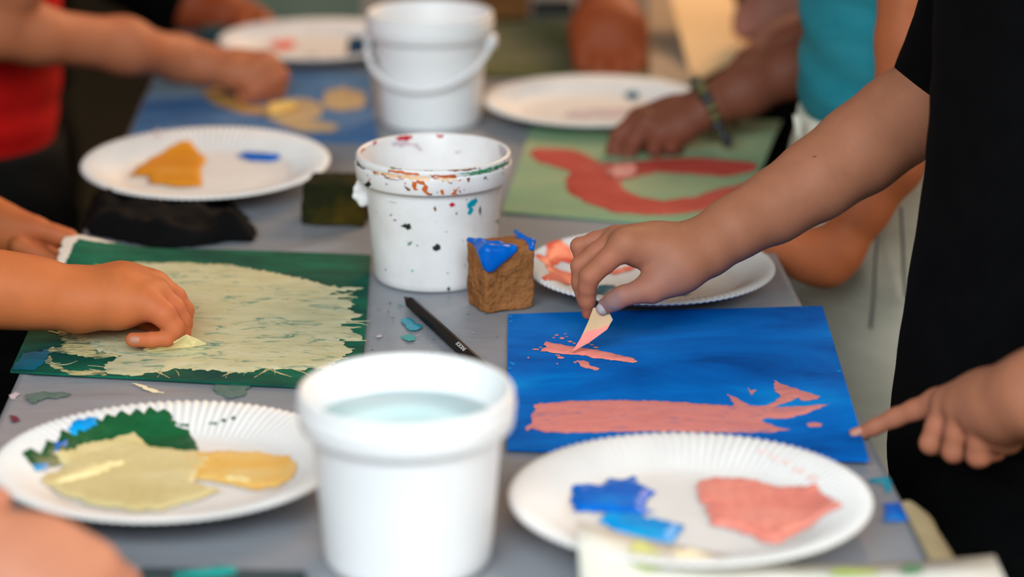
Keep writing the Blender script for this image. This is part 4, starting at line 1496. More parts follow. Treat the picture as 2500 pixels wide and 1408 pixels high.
tip = W(1396, 860, S0 + 0.0025)
yk = lambda py: tip[1] + (860 - py) * 0.00006
kn = [tip] + [J(x, y, yk(y)) for x, y in ((1412, 836), (1424, 811), (1436, 785), (1448, 752), (1470, 745), (1488, 764), (1496, 780), (1482, 803), (1440, 834))]
knife = blade('palette_knife', kn, 0.0016, M['knife'])
tag(knife, 'small tan palette scraper loaded with pink paint', 'scraper', 'palette scrapers in use')
pk = [J(x, y, yk(y) - 0.0012) for x, y in ((1396, 859), (1412, 834), (1425, 813), (1442, 806), (1462, 803), (1489, 792), (1482, 804), (1460, 820), (1438, 836))]
blade('pink_paint', pk, 0.0022, M['p_pink_wet'], knife)['label'] = 'pink paint on the blade'

ck = [W(x, y, S0 + hh) for x, y, hh in ((350, 853, 0.002), (376, 847, 0.006), (400, 844, 0.008), (424, 836, 0.011), (456, 818, 0.014), (480, 828, 0.009), (503, 839, 0.003), (470, 845, 0.003), (438, 847, 0.003), (390, 853, 0.002), (360, 857, 0.002))]
ck2 = blade('palette_knife', ck, 0.0018, M['cream_knife'], None, (0, -0.5, 0.9))
tag(ck2, 'pale cream triangular scraper pressed on the green painting', 'scraper', 'palette scrapers in use')
rk = [W(x, y, S0 + 0.003 + hh) for x, y, hh in ((1478, 418, 0), (1500, 404, .006), (1545, 402, .008), (1556, 412, .004), (1545, 428, 0), (1500, 432, 0))]
rk_ = blade('palette_knife', rk, 0.002, noisy('pinkish_plastic', [(0.3, lin(206, 128, 116)), (0.7, lin(216, 150, 136))], 30), None, (0, -0.5, 0.9))
tag(rk_, 'pinkish scraper under the brown hand on the mint painting', 'scraper', 'palette scrapers in use')
yk_ = [W(x, y, S0 + 0.003 + hh) for x, y, hh in ((640, 270, 0), (660, 252, .008), (710, 248, .008), (728, 258, .004), (700, 272, 0), (660, 280, 0))]
ykb = blade('palette_knife', yk_, 0.002, M['p_yellow'], None, (0, -0.5, 0.9))
tag(ykb, 'yellow scraper under the hand on the sky blue painting', 'scraper', 'palette scrapers in use')


# ------------------------------------------------------------------ people
def legs(parent, x, y, zt, m, rx=0.10, ry=0.12, dx=0.0, shoe=True, gap=0.07, rise=0.24):
    """trousers from the waist to the ankles and the shoes below them; dx shifts the figure's front"""
    v, f = [], []
    hip = zt - rise
    rings = [(x, y, zt, rx * 0.94, ry), (x, y, zt - 0.08, rx, ry * 1.04), (x, y, zt - 0.17, rx * 1.02, ry * 1.06), (x, y, hip, rx * 0.99, ry)]
    t = loft('trousers', rings, m, parent, 64, 0.003, int(abs(x * 1000)) + 3)
    for s in (-1, 1):
        loft('trouser_leg', [(x, y + s * gap, hip + 0.03, rx * 0.9, ry * 0.52), (x, y + s * gap, hip - 0.1, rx * 0.82, ry * 0.50), (x, y + s * gap, 0.25, rx * 0.66, ry * 0.46), (x, y + s * gap, 0.045, rx * 0.62, ry * 0.46)], m, t, 40, 0.004, int(abs(x * 999)) + s + 9)
        b = Body()
        fx = -1 if x > 0 else 1
        b.chain([((x - fx * 0.03, y + s * gap, 0.034), 0.034), ((x + fx * 0.05, y + s * gap, 0.030), 0.031), ((x + fx * 0.11, y + s * gap, 0.022), 0.025)], 0.02)
        body_object('shoe', [(b, 0.006)], M['shoe'], parent)
    return t


def rows(px_rows, rx, ry, side=-1):
    """silhouette pixels of one side of a torso -> rings"""
    out = []
    for row in px_rows:
        px, py, Y = row[:3]
        ax, ay = (row[3], row[4]) if len(row) > 3 else (rx, ry)
        p = J(px, py, Y)
        out.append((p[0] - side * ax, p[1], p[2], ax, ay))
    return out


# --- person in black at the right: scraping hand and pointing hand
def person_black():
    fine, mid = 0.00135, 0.0018
    b = Body()
    b.chain([(2460, -420, 1.72, 70), (2390, 0, 1.765, 70), (2330, 120, 1.785, 72), (2268, 226, 1.797, 78), (2196, 292, 1.79, 100), (2096, 367, 1.772, 97), (1990, 440, 1.752, 86), (1886, 507, 1.735, 74), (1786, 560, 1.715, 63), (1719, 604, 1.705, 58)], 0.02)
    b.chain([(1719, 604, 1.705, 57), (1640, 617, 1.695, 54), (1560, 603, 1.692, 40), (1527, 594, 1.686, 36)], 0.012)
    b.chain([(1719, 604, 1.715, 54), (1600, 598, 1.708, 45), (1505, 582, 1.704, 30)], 0.012)
    b.chain([(1719, 604, 1.722, 50), (1600, 596, 1.722, 40), (1502, 580, 1.720, 27)], 0.012)
    b.chain([(1719, 608, 1.728, 46), (1600, 600, 1.735, 34), (1505, 583, 1.734, 24)], 0.012)
    b.chain([(1719, 612, 1.700, 54), (1660, 655, 1.690, 52), (1592, 703, 1.680, 29)], 0.012)
    b.finger([(1527, 596, 1.686, 36), (1480, 638, 1.682, 27), (1441, 674, 1.680, 25.5), (1434, 700, 1.681, 21.5), (1433, 732, 1.684, 20.5), (1436, 764, 1.688, 16)], 0.003, 0.006)
    b.finger([(1505, 582, 1.704, 30), (1456, 614, 1.700, 22), (1414, 647, 1.698, 20), (1413, 690, 1.698, 17.5), (1424, 740, 1.698, 14)], 0.003, 0.004)
    b.finger([(1502, 578, 1.720, 26), (1455, 586, 1.718, 21), (1413, 600, 1.716, 19.5), (1420, 640, 1.714, 16), (1440, 670, 1.710, 14)], 0.003, 0.004)
    b.finger([(1505, 583, 1.734, 23), (1455, 592, 1.736, 18), (1428, 606, 1.735, 16), (1440, 640, 1.73, 14), (1455, 655, 1.725, 13)], 0.003, 0.004)
    b.finger([(1640, 668, 1.686, 46), (1592, 703, 1.677, 30), (1556, 713, 1.673, 25.5), (1522, 722, 1.671, 24.5), (1500, 735, 1.672, 22.5), (1479, 746, 1.675, 20.5)], 0.004, 0.010)
    h = Body()
    h.chain([(2780, -150, 1.62, 110), (2900, 500, 1.42, 110), (2700, 860, 1.39, 100), (2530, 955, 1.41, 84), (2450, 985, 1.43, 74)], 0.02)
    h.chain([(2530, 955, 1.42, 78), (2400, 965, 1.46, 52), (2290, 984, 1.483, 35)], 0.012)
    h.chain([(2530, 960, 1.415, 76), (2410, 970, 1.447, 50), (2312, 990, 1.466, 34)], 0.012)
    h.chain([(2530, 970, 1.41, 74), (2420, 985, 1.435, 48), (2350, 1000, 1.450, 33)], 0.012)
    h.chain([(2530, 980, 1.405, 70), (2450, 1010, 1.425, 50), (2396, 1025, 1.436, 32)], 0.012)
    h.chain([(2470, 1000, 1.43, 60), (2455, 1065, 1.437, 44)], 0.012)
    h.finger([(2290, 984, 1.483, 34), (2235, 1000, 1.49, 26), (2186, 1019, 1.496, 23.5), (2136, 1042, 1.50, 20), (2095, 1061, 1.504, 16)], 0.003, 0.006)
    h.finger([(2312, 990, 1.466, 33), (2288, 1040, 1.464, 29), (2272, 1082, 1.463, 27), (2310, 1092, 1.475, 24), (2345, 1070, 1.48, 20)], 0.003, 0.004)
    h.finger([(2350, 1000, 1.450, 32), (2335, 1055, 1.448, 29), (2328, 1102, 1.448, 28), (2360, 1100, 1.462, 24), (2390, 1075, 1.468, 20)], 0.003, 0.004)
    h.finger([(2396, 1025, 1.436, 31), (2390, 1075, 1.436, 30), (2388, 1112, 1.437, 29), (2430, 1098, 1.448, 25), (2450, 1070, 1.455, 21)], 0.003, 0.004)
    h.finger([(2490, 1000, 1.45, 50), (2420, 1050, 1.482, 30), (2350, 1060, 1.492, 23), (2310, 1050, 1.494, 18)], 0.003, 0.008)
    sth = [(J(1498, 735, 1.665), 0.013, 0.55), (J(1475, 745, 1.668), 0.011, 0.6), (J(1545, 715, 1.665), 0.014, 0.25), (J(1620, 700, 1.672), 0.03, 0.2), (J(1500, 752, 1.667), 0.006, 1.0)]
    o = body_object('person', [(b, fine), (h, mid)], M['skin_a'], None, np.array((0.41, 1.62, 0.0)), (), sth)
    tag(o, 'person in black scraping pink onto the blue painting, pointing with the other hand', 'person', 'people painting around the table')
    nail(o, J(1472, 752, 1.6690), (-0.25, -1, 0.15), J(1470, 760, 1.668) - J(1500, 735, 1.668), 0.0046, 0.0052, M['nail_stain'])
    q = J(2092, 1056, 1.5005)
    nail(o, q + np.array((-0.001, -0.0005, 0.0022)), (-0.25, -0.55, 0.8), J(2080, 1066, 1.50) - J(2130, 1042, 1.50), 0.0034, 0.0044)
    mb = Body()
    d_ = ray(1989, 383)
    ts = np.linspace(1.6, 2.0, 2000)
    P_ = (CAM + ts[:, None] * d_).astype(np.float32)
    m_ = P_[int(np.argmax(b.d(P_) < 0))].astype(float) + d_ * 0.0004
    mb.chain([(m_ - (0.0006, 0, 0), 0.0010), (m_ + (0.0006, 0, 0), 0.0010)], 0.001)
    body_object('mole', [(mb, 0.0005)], M['p_brown'], o)
    sh = loft('t_shirt', rows([(2330, -560, 1.62, .05, .06), (2300, -460, 1.62, .11, .15), (2290, -150, 1.62), (2284, 100, 1.62), (2279, 235, 1.62), (2262, 395, 1.62), (2224, 700, 1.62), (2182, 960, 1.62), (2167, 1110, 1.62, .112, .115), (2178, 1230, 1.62, .112, .115)], 0.112, 0.108), M['black_shirt'], o, 72, 0.0015, 3)
    sh['label'] = 'black jersey top'
    sleeve('sleeve', [(2470, -440, 1.71, 140), (2400, -100, 1.760, 128), (2340, 80, 1.782, 116), (2264, 224, 1.797, 98)], M['black_shirt'], o, 48, 0.0006)
    sl = sleeve('sleeve', [(2760, -300, 1.62, 150), (2840, 200, 1.50, 150), (2880, 400, 1.44, 140)], M['black_shirt'], o, 40, 0.001, 8)
    x = rows([(2170, 1200, 1.62)], .10, .1)[0][0]
    legs(o, x + 0.005, 1.62, 0.70, M['black_shirt'], 0.105, 0.11)
    return o


pa = person_black()


# --- person in the teal top and pale jeans
def person_teal():
    b = Body()
    b.chain([(2225, -420, 2.03, 80), (2222, -120, 2.00, 78), (2216, 100, 1.98, 74), (2206, 280, 1.97, 74), (2184, 400, 1.965, 68), (2110, 508, 1.96, 60), (2052, 602, 1.955, 55), (2016, 638, 1.955, 51)], 0.010)
    b.chain([(2016, 638, 1.955, 51), (1962, 622, 1.955, 46), (1890, 590, 1.955, 40), (1800, 560, 1.96, 38), (1760, 560, 1.962, 34)], 0.02)
    for k, dy in enumerate((0, 1, 2, 3)):
        yy = 1.95 + 0.012 * k
        b.finger([(1770, 562, yy, 24), (1735, 575, yy, 20), (1720, 590, yy, 17), (1740, 605, yy, 15)], 0.003, 0.005)
    b.finger([(1790, 565, 1.945, 24), (1750, 580, 1.935, 19), (1725, 590, 1.935, 15)], 0.003, 0.006)
    o = body_object('person', [(b, 0.0022)], M['skin_b'], None, np.array((0.35, 2.12, 0.0)))
    tag(o, 'person in a teal top and pale jeans leaning an elbow near the table', 'person', 'people painting around the table')
    rr = rows([(2060, -620, 2.14, .05, .06), (1990, -520, 2.14, .085, .13), (1975, -200, 2.14), (1968, -30, 2.14), (1952, 120, 2.14), (1944, 200, 2.14), (1950, 250, 2.14), (1962, 276, 2.14, .088, .12)], 0.092, 0.12)
    s = loft('shirt', rr, M['teal_shirt'], o, 96, 0.0075, 11, 14, 1.0, 2)
    s['label'] = 'wrinkled teal top'
    p = J(1934, 262, 2.14)
    cx = p[0] + 0.102
    t = legs(o, cx, 2.14, p[2], M['grey_denim'], 0.104, 0.112, gap=0.058, rise=0.44)
    t['label'] = 'pale grey jeans'
    # pocket edge, side seam and belt loop of the jeans
    def on(px, py, off=0.0):
        pz = J(px, py, 2.14 - 0.118)[2]
        q = J(px, py, 2.14 - 0.1)
        ang = math.acos(max(-1, min(1, (q[0] - cx) / 0.106)))
        return np.array((cx + 0.109 * math.cos(ang), 2.14 - 0.122 * math.sin(ang) - 0.004, pz))
    tube('side_seam', [on(2138, 568), (on(2132, 640)), (on(2128, 720)), on(2120, 800)], 0.0013, M['seam'], t, 8)
    tube('pocket_edge', [on(2190, 500), on(2194, 590), on(2196, 660), on(2200, 715), on(2222, 728)], 0.0013, M['seam'], t, 8)
    tube('belt_loop', [J(1946, 280, 2.085), J(1950, 320, 2.085), J(1952, 352, 2.088)], 0.0035, M['grey_denim'], t, 8)
    return o


person_teal()


# --- person in dark clothes with a bracelet, painting the red swirl
def person_bracelet():
    b = Body()
    Y = 2.262
    b.chain([(2250, -60, Y + .16, 74), (2090, 100, Y + .06, 66), (1940, 170, Y + .02, 58), (1816, 222, Y + .005, 56), (1738, 258, Y, 46)], 0.02)
    b.chain([(1738, 258, Y, 45), (1640, 285, Y, 38), (1562, 298, Y - .004, 32)], 0.012)
    b.chain([(1738, 258, Y + .012, 42), (1640, 278, Y + .014, 36), (1560, 288, Y + .014, 28)], 0.012)
    b.chain([(1738, 262, Y - .01, 42), (1660, 312, Y - .016, 36), (1610, 330, Y - .018, 26)], 0.012)
    b.finger([(1562, 298, Y - .004, 31), (1515, 330, Y - .006, 25), (1500, 366, Y - .008, 21), (1516, 402, Y - .008, 17)], 0.003, 0.006)
    b.finger([(1580, 300, Y - .014, 29), (1548, 345, Y - .016, 23), (1534, 380, Y - .016, 20), (1536, 408, Y - .014, 16)], 0.003, 0.005)
    b.finger([(1610, 322, Y - .020, 27), (1598, 362, Y - .02, 21), (1612, 384, Y - .012, 18), (1640, 380, Y, 15)], 0.003, 0.005)
    b.finger([(1655, 325, Y - .022, 25), (1640, 358, Y - .022, 20), (1655, 368, Y - .012, 16)], 0.003, 0.005)
    b.finger([(1660, 300, Y + .02, 30), (1600, 340, Y + .02, 22), (1550, 392, Y + .004, 17)], 0.003, 0.008)
    l = Body()
    l.chain([(2250, -40, 2.50, 56), (2050, 40, 2.44, 50), (1930, 118, 2.41, 44), (1840, 160, 2.39, 36), (1768, 204, 2.37, 28)], 0.02)
    l.finger([(1800, 220, 2.36, 26), (1796, 262, 2.335, 18), (1792, 296, 2.325, 13)], 0.003, 0.006)
    l.finger([(1775, 215, 2.36, 22), (1745, 262, 2.335, 16), (1735, 290, 2.325, 13)], 0.003, 0.006)
    l.finger([(1770, 205, 2.37, 22), (1715, 240, 2.345, 16), (1700, 268, 2.33, 13)], 0.003, 0.006)
    l.finger([(1770, 200, 2.375, 20), (1715, 222, 2.36, 15), (1690, 245, 2.35, 12)], 0.003, 0.006)
    l.finger([(1800, 190, 2.36, 22), (1770, 225, 2.34, 16), (1770, 250, 2.33, 13)], 0.003, 0.006)
    o = body_object('person', [(b, 0.0024), (l, 0.0028)], M['skin_c'], None, np.array((0.36, 2.47, 0.0)))
    tag(o, 'brown-armed person in dark clothes wearing a beaded bracelet', 'person', 'people painting around the table')
    loft('shirt', rows([(2080, -600, 2.5, .05, .06), (2010, -520, 2.5, .09, .13), (1990, -200, 2.5), (1975, 0, 2.5), (1930, 120, 2.5), (1870, 200, 2.5), (1822, 260, 2.5), (1806, 330, 2.5)], 0.10, 0.11), M['black_shirt'], o, 64, 0.003, 5)['label'] = 'black top'
    p = J(1806, 310, 2.5)
    legs(o, p[0] + 0.1, 2.5, p[2], M['dark_pants'], 0.1, 0.105, gap=0.055)
    # bracelet: worn, but a thing of its own
    c, a = J(1727, 262, Y), J(1816, 222, Y + .005) - J(1738, 258, Y)
    a /= np.linalg.norm(a)
    e1 = np.cross(a, (0, 1, 0))
    e1 /= np.linalg.norm(e1)
    e2 = np.cross(a, e1)
    br = empty('bracelet', c - e1 * 0.024)
    tag(br, 'dark beaded bracelet with a hanging charm on the brown wrist', 'bracelet')
    R = 0.0228
    tube('band', [c + R * (e1 * math.cos(t) + e2 * math.sin(t)) for t in np.linspace(0, 2 * math.pi, 41)], 0.0068, M['band'], br, 10, False)
    for k in range(18):
        t = 2 * math.pi * k / 18
        bd = Body()
        q = c + (R + 0.005) * (e1 * math.cos(t) + e2 * math.sin(t))
        bd.chain([(q - a * 0.0015, 0.0044), (q + a * 0.0015, 0.0044)], 0.002)
        body_object('bead', [(bd, 0.0012)], M['bead'] if k % 3 else M['charm'], br)
    tube('cord', [J(1748, 306, Y - .018), J(1760, 322, Y - .022), J(1770, 334, Y - .022)], 0.0018, M['band'], br, 8)
    bd = Body()
    bd.chain([(J(1764, 326, Y - .022), 0.0045), (J(1776, 346, Y - .022), 0.0055)], 0.003)
    body_object('charm', [(bd, 0.0014)], M['charm'], br)
    return o


person_bracelet()


# --- person behind them, right of the cream paper
def person_rose():
    b = Body()
    b.chain([(2300, -330, 2.85, 80), (2120, -70, 2.72, 76), (1960, 10, 2.66, 72), (1880, 30, 2.65, 60), (1838, 46, 2.65, 46)], 0.02)
    b.chain([(2080, 60, 2.60, 56), (1960, 92, 2.56, 48), (1905, 108, 2.555, 44), (1868, 118, 2.55, 36)], 0.02)
    for k in range(4):
        y = 2.545 + 0.016 * k
        b.finger([(1872, 116 - 3 * k, y, 24), (1845, 126 - 3 * k, y, 20), (1836, 146 - 3 * k, y - .005, 17), (1848, 160 - 3 * k, y, 14)], 0.003, 0.005)
    b.finger([(1900, 120, 2.535, 26), (1870, 140, 2.53, 20), (1850, 150, 2.53, 16)], 0.003, 0.008)
    for k in range(4):
        y = 2.64 + 0.016 * k
        b.finger([(1840, 44, y, 26), (1812, 48, y, 20), (1806, 70, y - .005, 17), (1818, 82, y, 14)], 0.003, 0.005)
    b.finger([(1850, 60, 2.632, 26), (1825, 74, 2.63, 18), (1815, 84, 2.63, 15)], 0.003, 0.008)
    b.chain([(2080, 60, 2.60, 56), (2200, -10, 2.66, 60), (2300, -330, 2.85, 80)], 0.02)
    o = body_object('person', [(b, 0.0032)], M['skin_d'], None, np.array((0.42, 2.86, 0.0)))
    tag(o, 'person with rosy brown forearms folded behind the teal shirt', 'person', 'people painting around the table')
    loft('shirt', rows([(2260, -600, 2.86, .05, .06), (2200, -520, 2.86, .09, .13), (2180, -200, 2.86), (2150, 0, 2.86), (2120, 200, 2.86)], 0.10, 0.12), M['dark_pants'], o, 48, 0.003, 6)
    p = J(2120, 150, 2.86)
    legs(o, p[0] + 0.1, 2.86, p[2], M['dark_pants'], 0.1, 0.11)
    return o


person_rose()


# --- person at the far end: deep brown hand reaching down to the plate
def person_far():
    b = Body()
    b.chain([(1470, -560, 3.42, 62), (1462, -220, 3.05, 58), (1470, -64, 2.85, 63), (1484, 36, 2.72, 69), (1486, 81, 2.665, 78)], 0.02)
    b.chain([(1440, 70, 2.668, 49), (1440, 115, 2.652, 45)], 0.02)
    b.chain([(1530, 70, 2.668, 47), (1535, 115, 2.652, 40)], 0.02)
    b.finger([(1430, 113, 2.648, 36), (1428, 154, 2.634, 30), (1445, 193, 2.624, 26), (1466, 218, 2.624, 20)], 0.003, 0.005)
    b.finger([(1462, 117, 2.642, 36), (1463, 169, 2.622, 31), (1474, 207, 2.616, 26), (1490, 227, 2.62, 20)], 0.003, 0.005)
    b.finger([(1502, 119, 2.642, 36), (1512, 171, 2.622, 31), (1518, 211, 2.616, 26), (1520, 231, 2.62, 20)], 0.003, 0.005)
    b.finger([(1540, 115, 2.648, 34), (1550, 160, 2.63, 29), (1545, 200, 2.62, 25), (1536, 227, 2.622, 19)], 0.003, 0.005)
    b.finger([(1430, 92, 2.68, 34), (1450, 160, 2.66, 27), (1490, 216, 2.645, 20)], 0.003, 0.008)
    o = body_object('person', [(b, 0.003)], M['skin_e'], None, np.array((0.12, 3.72, 0.0)))
    tag(o, 'person at the far table end, deep brown hand gripping a teal brush', 'person', 'people painting around the table')
    c = J(1440, -500, 3.72)
    loft('shirt', [(c[0] + .04, 3.72, 1.14, .06, .05), (c[0] + .04, 3.72, 1.08, .15, .09), (c[0] + .04, 3.72, 0.85, .15, .10), (c[0] + .04, 3.72, 0.62, .14, .1)], M['beige_cuff'], o, 48, 0.003, 7)
    sleeve('sleeve', [(1480, -600, 3.50, 92), (1464, -260, 3.08, 84), (1468, -90, 2.875, 78), (1474, -45, 2.82, 76)], M['beige_cuff'], o, 40, 0.003, 8)
    legs(o, c[0] + .04, 3.72, 0.68, M['dark_pants'], 0.12, 0.1, gap=0.0)
    br = empty('paint_brush', W(1550, 240, 0.004))
    tag(br, 'teal tipped brush held in the deep brown hand', 'brush')
    tube('handle', [J(1500, 140, 2.66), J(1522, 205, 2.612)], 0.004, M['band'], br, 10)
    tube('bristles', [J(1522, 200, 2.614), J(1534, 222, 2.592), J(1546, 242, 2.575)], [0.007, 0.012, 0.007], M['brush'], br, 12)


person_far()


# --- person in the red shirt, left
def person_red():
    b = Body()
    Y = 2.50
    b.chain([(100, -420, 2.36, 84), (30, -70, 2.335, 80), (-20, 70, 2.335, 68), (80, 84, 2.36, 66), (304, 112, 2.43, 62), (437, 144, 2.49, 49), (500, 158, Y, 44)], 0.02)
    b.chain([(500, 158, Y, 43), (590, 165, Y, 40), (650, 160, Y - .004, 34)], 0.012)
    b.chain([(500, 160, Y - .012, 42), (570, 178, Y - .02, 36), (610, 185, Y - .022, 28)], 0.012)
    b.finger([(648, 158, Y, 34), (682, 186, Y - .004, 25), (676, 222, Y - .006, 21), (652, 250, Y - .006, 17)], 0.003, 0.006)
    b.finger([(640, 162, Y - .012, 32), (664, 196, Y - .016, 25), (654, 232, Y - .016, 20), (634, 254, Y - .014, 16)], 0.003, 0.005)
    b.finger([(622, 172, Y - .022, 29), (642, 208, Y - .026, 23), (630, 240, Y - .024, 18), (610, 250, Y - .02, 15)], 0.003, 0.005)
    b.finger([(596, 186, Y - .026, 26), (622, 222, Y - .03, 20), (606, 240, Y - .028, 16), (588, 238, Y - .024, 14)], 0.003, 0.005)
    b.finger([(560, 178, Y + .024, 30), (620, 215, Y + .03, 22), (648, 250, Y + .01, 17)], 0.003, 0.008)
    o = body_object('person', [(b, 0.0026)], M['skin_f'], None, np.array((-0.57, 2.38, 0.0)))
    tag(o, 'person in a red shirt reaching over the sky blue painting', 'person', 'people painting around the table')
    loft('shirt', rows([(60, -620, 2.50, .05, .06), (150, -520, 2.50, .10, .14), (156, -200, 2.50), (152, 0, 2.50), (148, 140, 2.50), (142, 250, 2.50), (130, 340, 2.50), (116, 420, 2.50), (100, 480, 2.50), (80, 515, 2.50, .11, .12)], 0.11, 0.125, 1), M['red_shirt'], o, 64, 0.004, 9, 6, 1.0, 2)['label'] = 'bright red shirt'
    sleeve('sleeve', [(100, -470, 2.37, 130), (60, -200, 2.345, 118), (22, -50, 2.335, 110)], M['red_shirt'], o, 40, 0.002, 4)
    p = J(168, 330, 2.50)
    legs(o, p[0] - 0.112, 2.50, p[2], M['dark_pants'], 0.112, 0.118, gap=0.06)


person_red()


# --- person behind, black sleeve, far left
def person_sleeve():
    b = Body()
    Y = 2.86
    b.chain([(190, -380, Y + .06, 74), (330, -60, Y + .03, 64), (440, 6, Y + .01, 56), (548, 36, Y, 48), (600, 52, Y, 44)], 0.02)
    b.chain([(600, 52, Y, 42), (640, 60, Y - .01, 34)], 0.012)
    for k in range(4):
        y = Y - 0.03 + 0.016 * k
        b.finger([(638, 52 + 4 * (3 - k), y, 26), (655, 78, y, 21), (640, 98, y, 18), (612, 100, y, 15)], 0.003, 0.005)
    b.finger([(590, 66, Y - .03, 28), (612, 94, Y - .035, 20), (630, 106, Y - .03, 16)], 0.003, 0.008)
    o = body_object('person', [(b, 0.0032)], M['skin_e'], None, np.array((-0.60, 2.92, 0.0)))
    tag(o, 'brown-handed person in a black sleeve at the far left', 'person', 'people painting around the table')
    sleeve('sleeve', [(170, -420, Y + .08, 105), (300, -80, Y + .035, 92), (400, -14, Y + .016, 84), (462, 14, Y + .008, 76)], M['black_shirt'], o, 40, 0.002, 6)
    loft('shirt', rows([(80, -620, 2.92, .05, .06), (170, -520, 2.92, .1, .14), (180, -200, 2.92), (175, 0, 2.92), (170, 200, 2.92)], 0.11, 0.12, 1), M['black_shirt'], o, 48, 0.003, 8)
    p = J(170, 150, 2.92)
    legs(o, p[0] - 0.11, 2.92, p[2], M['dark_pants'], 0.11, 0.115)
    foam('paint_sponge', W(528, 100)[0], W(528, 100)[1] - 0.01, (0.017, 0.012), 0.02, 0.3, flat('slate_foam', lin(30, 58, 62), 0.95), 14, 'small slate sponge beside the black-sleeved hand', 'foam sponges', 0.1, 12)


person_sleeve()


# --- child at the left scraping cream paint: two hands
def person_left():
    b = Body()
    b.chain([(-420, 560, 1.66, 92), (-150, 690, 1.676, 86), (0, 707, 1.682, 80), (100, 717, 1.687, 70), (196, 733, 1.692, 64)], 0.02)
    b.chain([(196, 733, 1.690, 60), (290, 728, 1.688, 56), (350, 735, 1.684, 40)], 0.012)
    b.chain([(196, 730, 1.698, 62), (300, 720, 1.700, 56), (378, 722, 1.697, 37)], 0.014)
    b.chain([(196, 728, 1.706, 60), (300, 708, 1.716, 52), (374, 700, 1.716, 37)], 0.014)
    b.chain([(196, 728, 1.710, 58), (300, 704, 1.728, 46), (362, 694, 1.735, 34)], 0.014)
    b.chain([(196, 742, 1.686, 50), (290, 750, 1.682, 40), (345, 742, 1.679, 36)], 0.010)
    b.finger([(352, 736, 1.680, 38), (398, 766, 1.674, 32), (426, 802, 1.672, 23.5), (408, 826, 1.670, 19), (370, 829, 1.669, 19), (324, 829, 1.671, 18)], 0.003, 0.005)
    b.finger([(384, 722, 1.696, 36), (424, 752, 1.691, 27), (444, 784, 1.690, 22), (448, 812, 1.689, 17), (438, 832, 1.688, 14)], 0.003, 0.005)
    b.finger([(382, 700, 1.716, 36), (428, 726, 1.710, 26), (452, 757, 1.707, 21), (452, 792, 1.704, 17), (442, 822, 1.70, 14)], 0.003, 0.005)
    b.finger([(370, 692, 1.735, 33), (416, 714, 1.728, 24), (440, 745, 1.724, 20), (440, 790, 1.718, 16), (432, 815, 1.71, 14)], 0.003, 0.005)
    b.finger([(250, 735, 1.735, 36), (330, 775, 1.735, 25), (380, 805, 1.722, 19), (410, 822, 1.708, 15)], 0.003, 0.008)
    h = Body()
    h.chain([(-420, 330, 1.90, 80), (-180, 490, 1.945, 66), (-30, 545, 1.950, 55), (40, 566, 1.950, 46)], 0.02)
    h.chain([(-30, 575, 1.945, 50), (50, 590, 1.940, 36)], 0.015)
    h.finger([(20, 548, 1.945, 42), (84, 558, 1.940, 31), (138, 574, 1.937, 24), (166, 584, 1.937, 24), (188, 602, 1.938, 16.5)], 0.004, 0.010)
    for k in range(4):
        h.finger([(46, 582 + 6 * k, 1.955 - .012 * k, 26), (92, 600 + 7 * k, 1.956 - .012 * k, 21), (132, 622 + 5 * k, 1.955 - .012 * k, 17), (152, 640 + 2 * k, 1.953 - .012 * k, 14)], 0.003, 0.005)
    o = body_object('person', [(b, 0.0014), (h, 0.002)], M['skin_h'], None, np.array((-0.86, 1.80, 0.0)))
    tag(o, 'person at the left scraping cream paint and holding the green sheet', 'person', 'people painting around the table')
    nail(o, J(326, 832, 1.6648), (-0.15, -1, 0.1), J(316, 829, 1.667) - J(360, 829, 1.667), 0.0034, 0.0044)
    nail(o, J(435, 838, 1.6795), (-0.1, -1, 0.1), J(436, 846, 1.68) - J(442, 825, 1.68), 0.0030, 0.0036)
    nail(o, J(197, 600, 1.9295), (0.45, -0.7, 0.5), J(200, 612, 1.93) - J(172, 588, 1.93), 0.0034, 0.0044)
    loft('shirt', rows([(-330, -300, 1.80, .06, .06), (-250, -200, 1.80, .1, .15), (-230, 100, 1.80), (-220, 400, 1.80), (-200, 700, 1.80), (-190, 900, 1.80)], 0.11, 0.14, 1), M['dark_pants'], o, 48, 0.003, 10)
    sleeve('sleeve', [(-420, 200, 1.70, 150), (-400, 420, 1.665, 135), (-330, 590, 1.667, 112)], M['dark_pants'], o, 32, 0.002, 4)
    sleeve('sleeve', [(-440, 60, 1.86, 120), (-400, 300, 1.90, 105), (-300, 410, 1.92, 90)], M['dark_pants'], o, 32, 0.002, 5)
    p = J(-120, 860, 1.80)
    legs(o, p[0] - 0.11, 1.80, p[2], M['dark_pants'], 0.115, 0.13)


person_left()


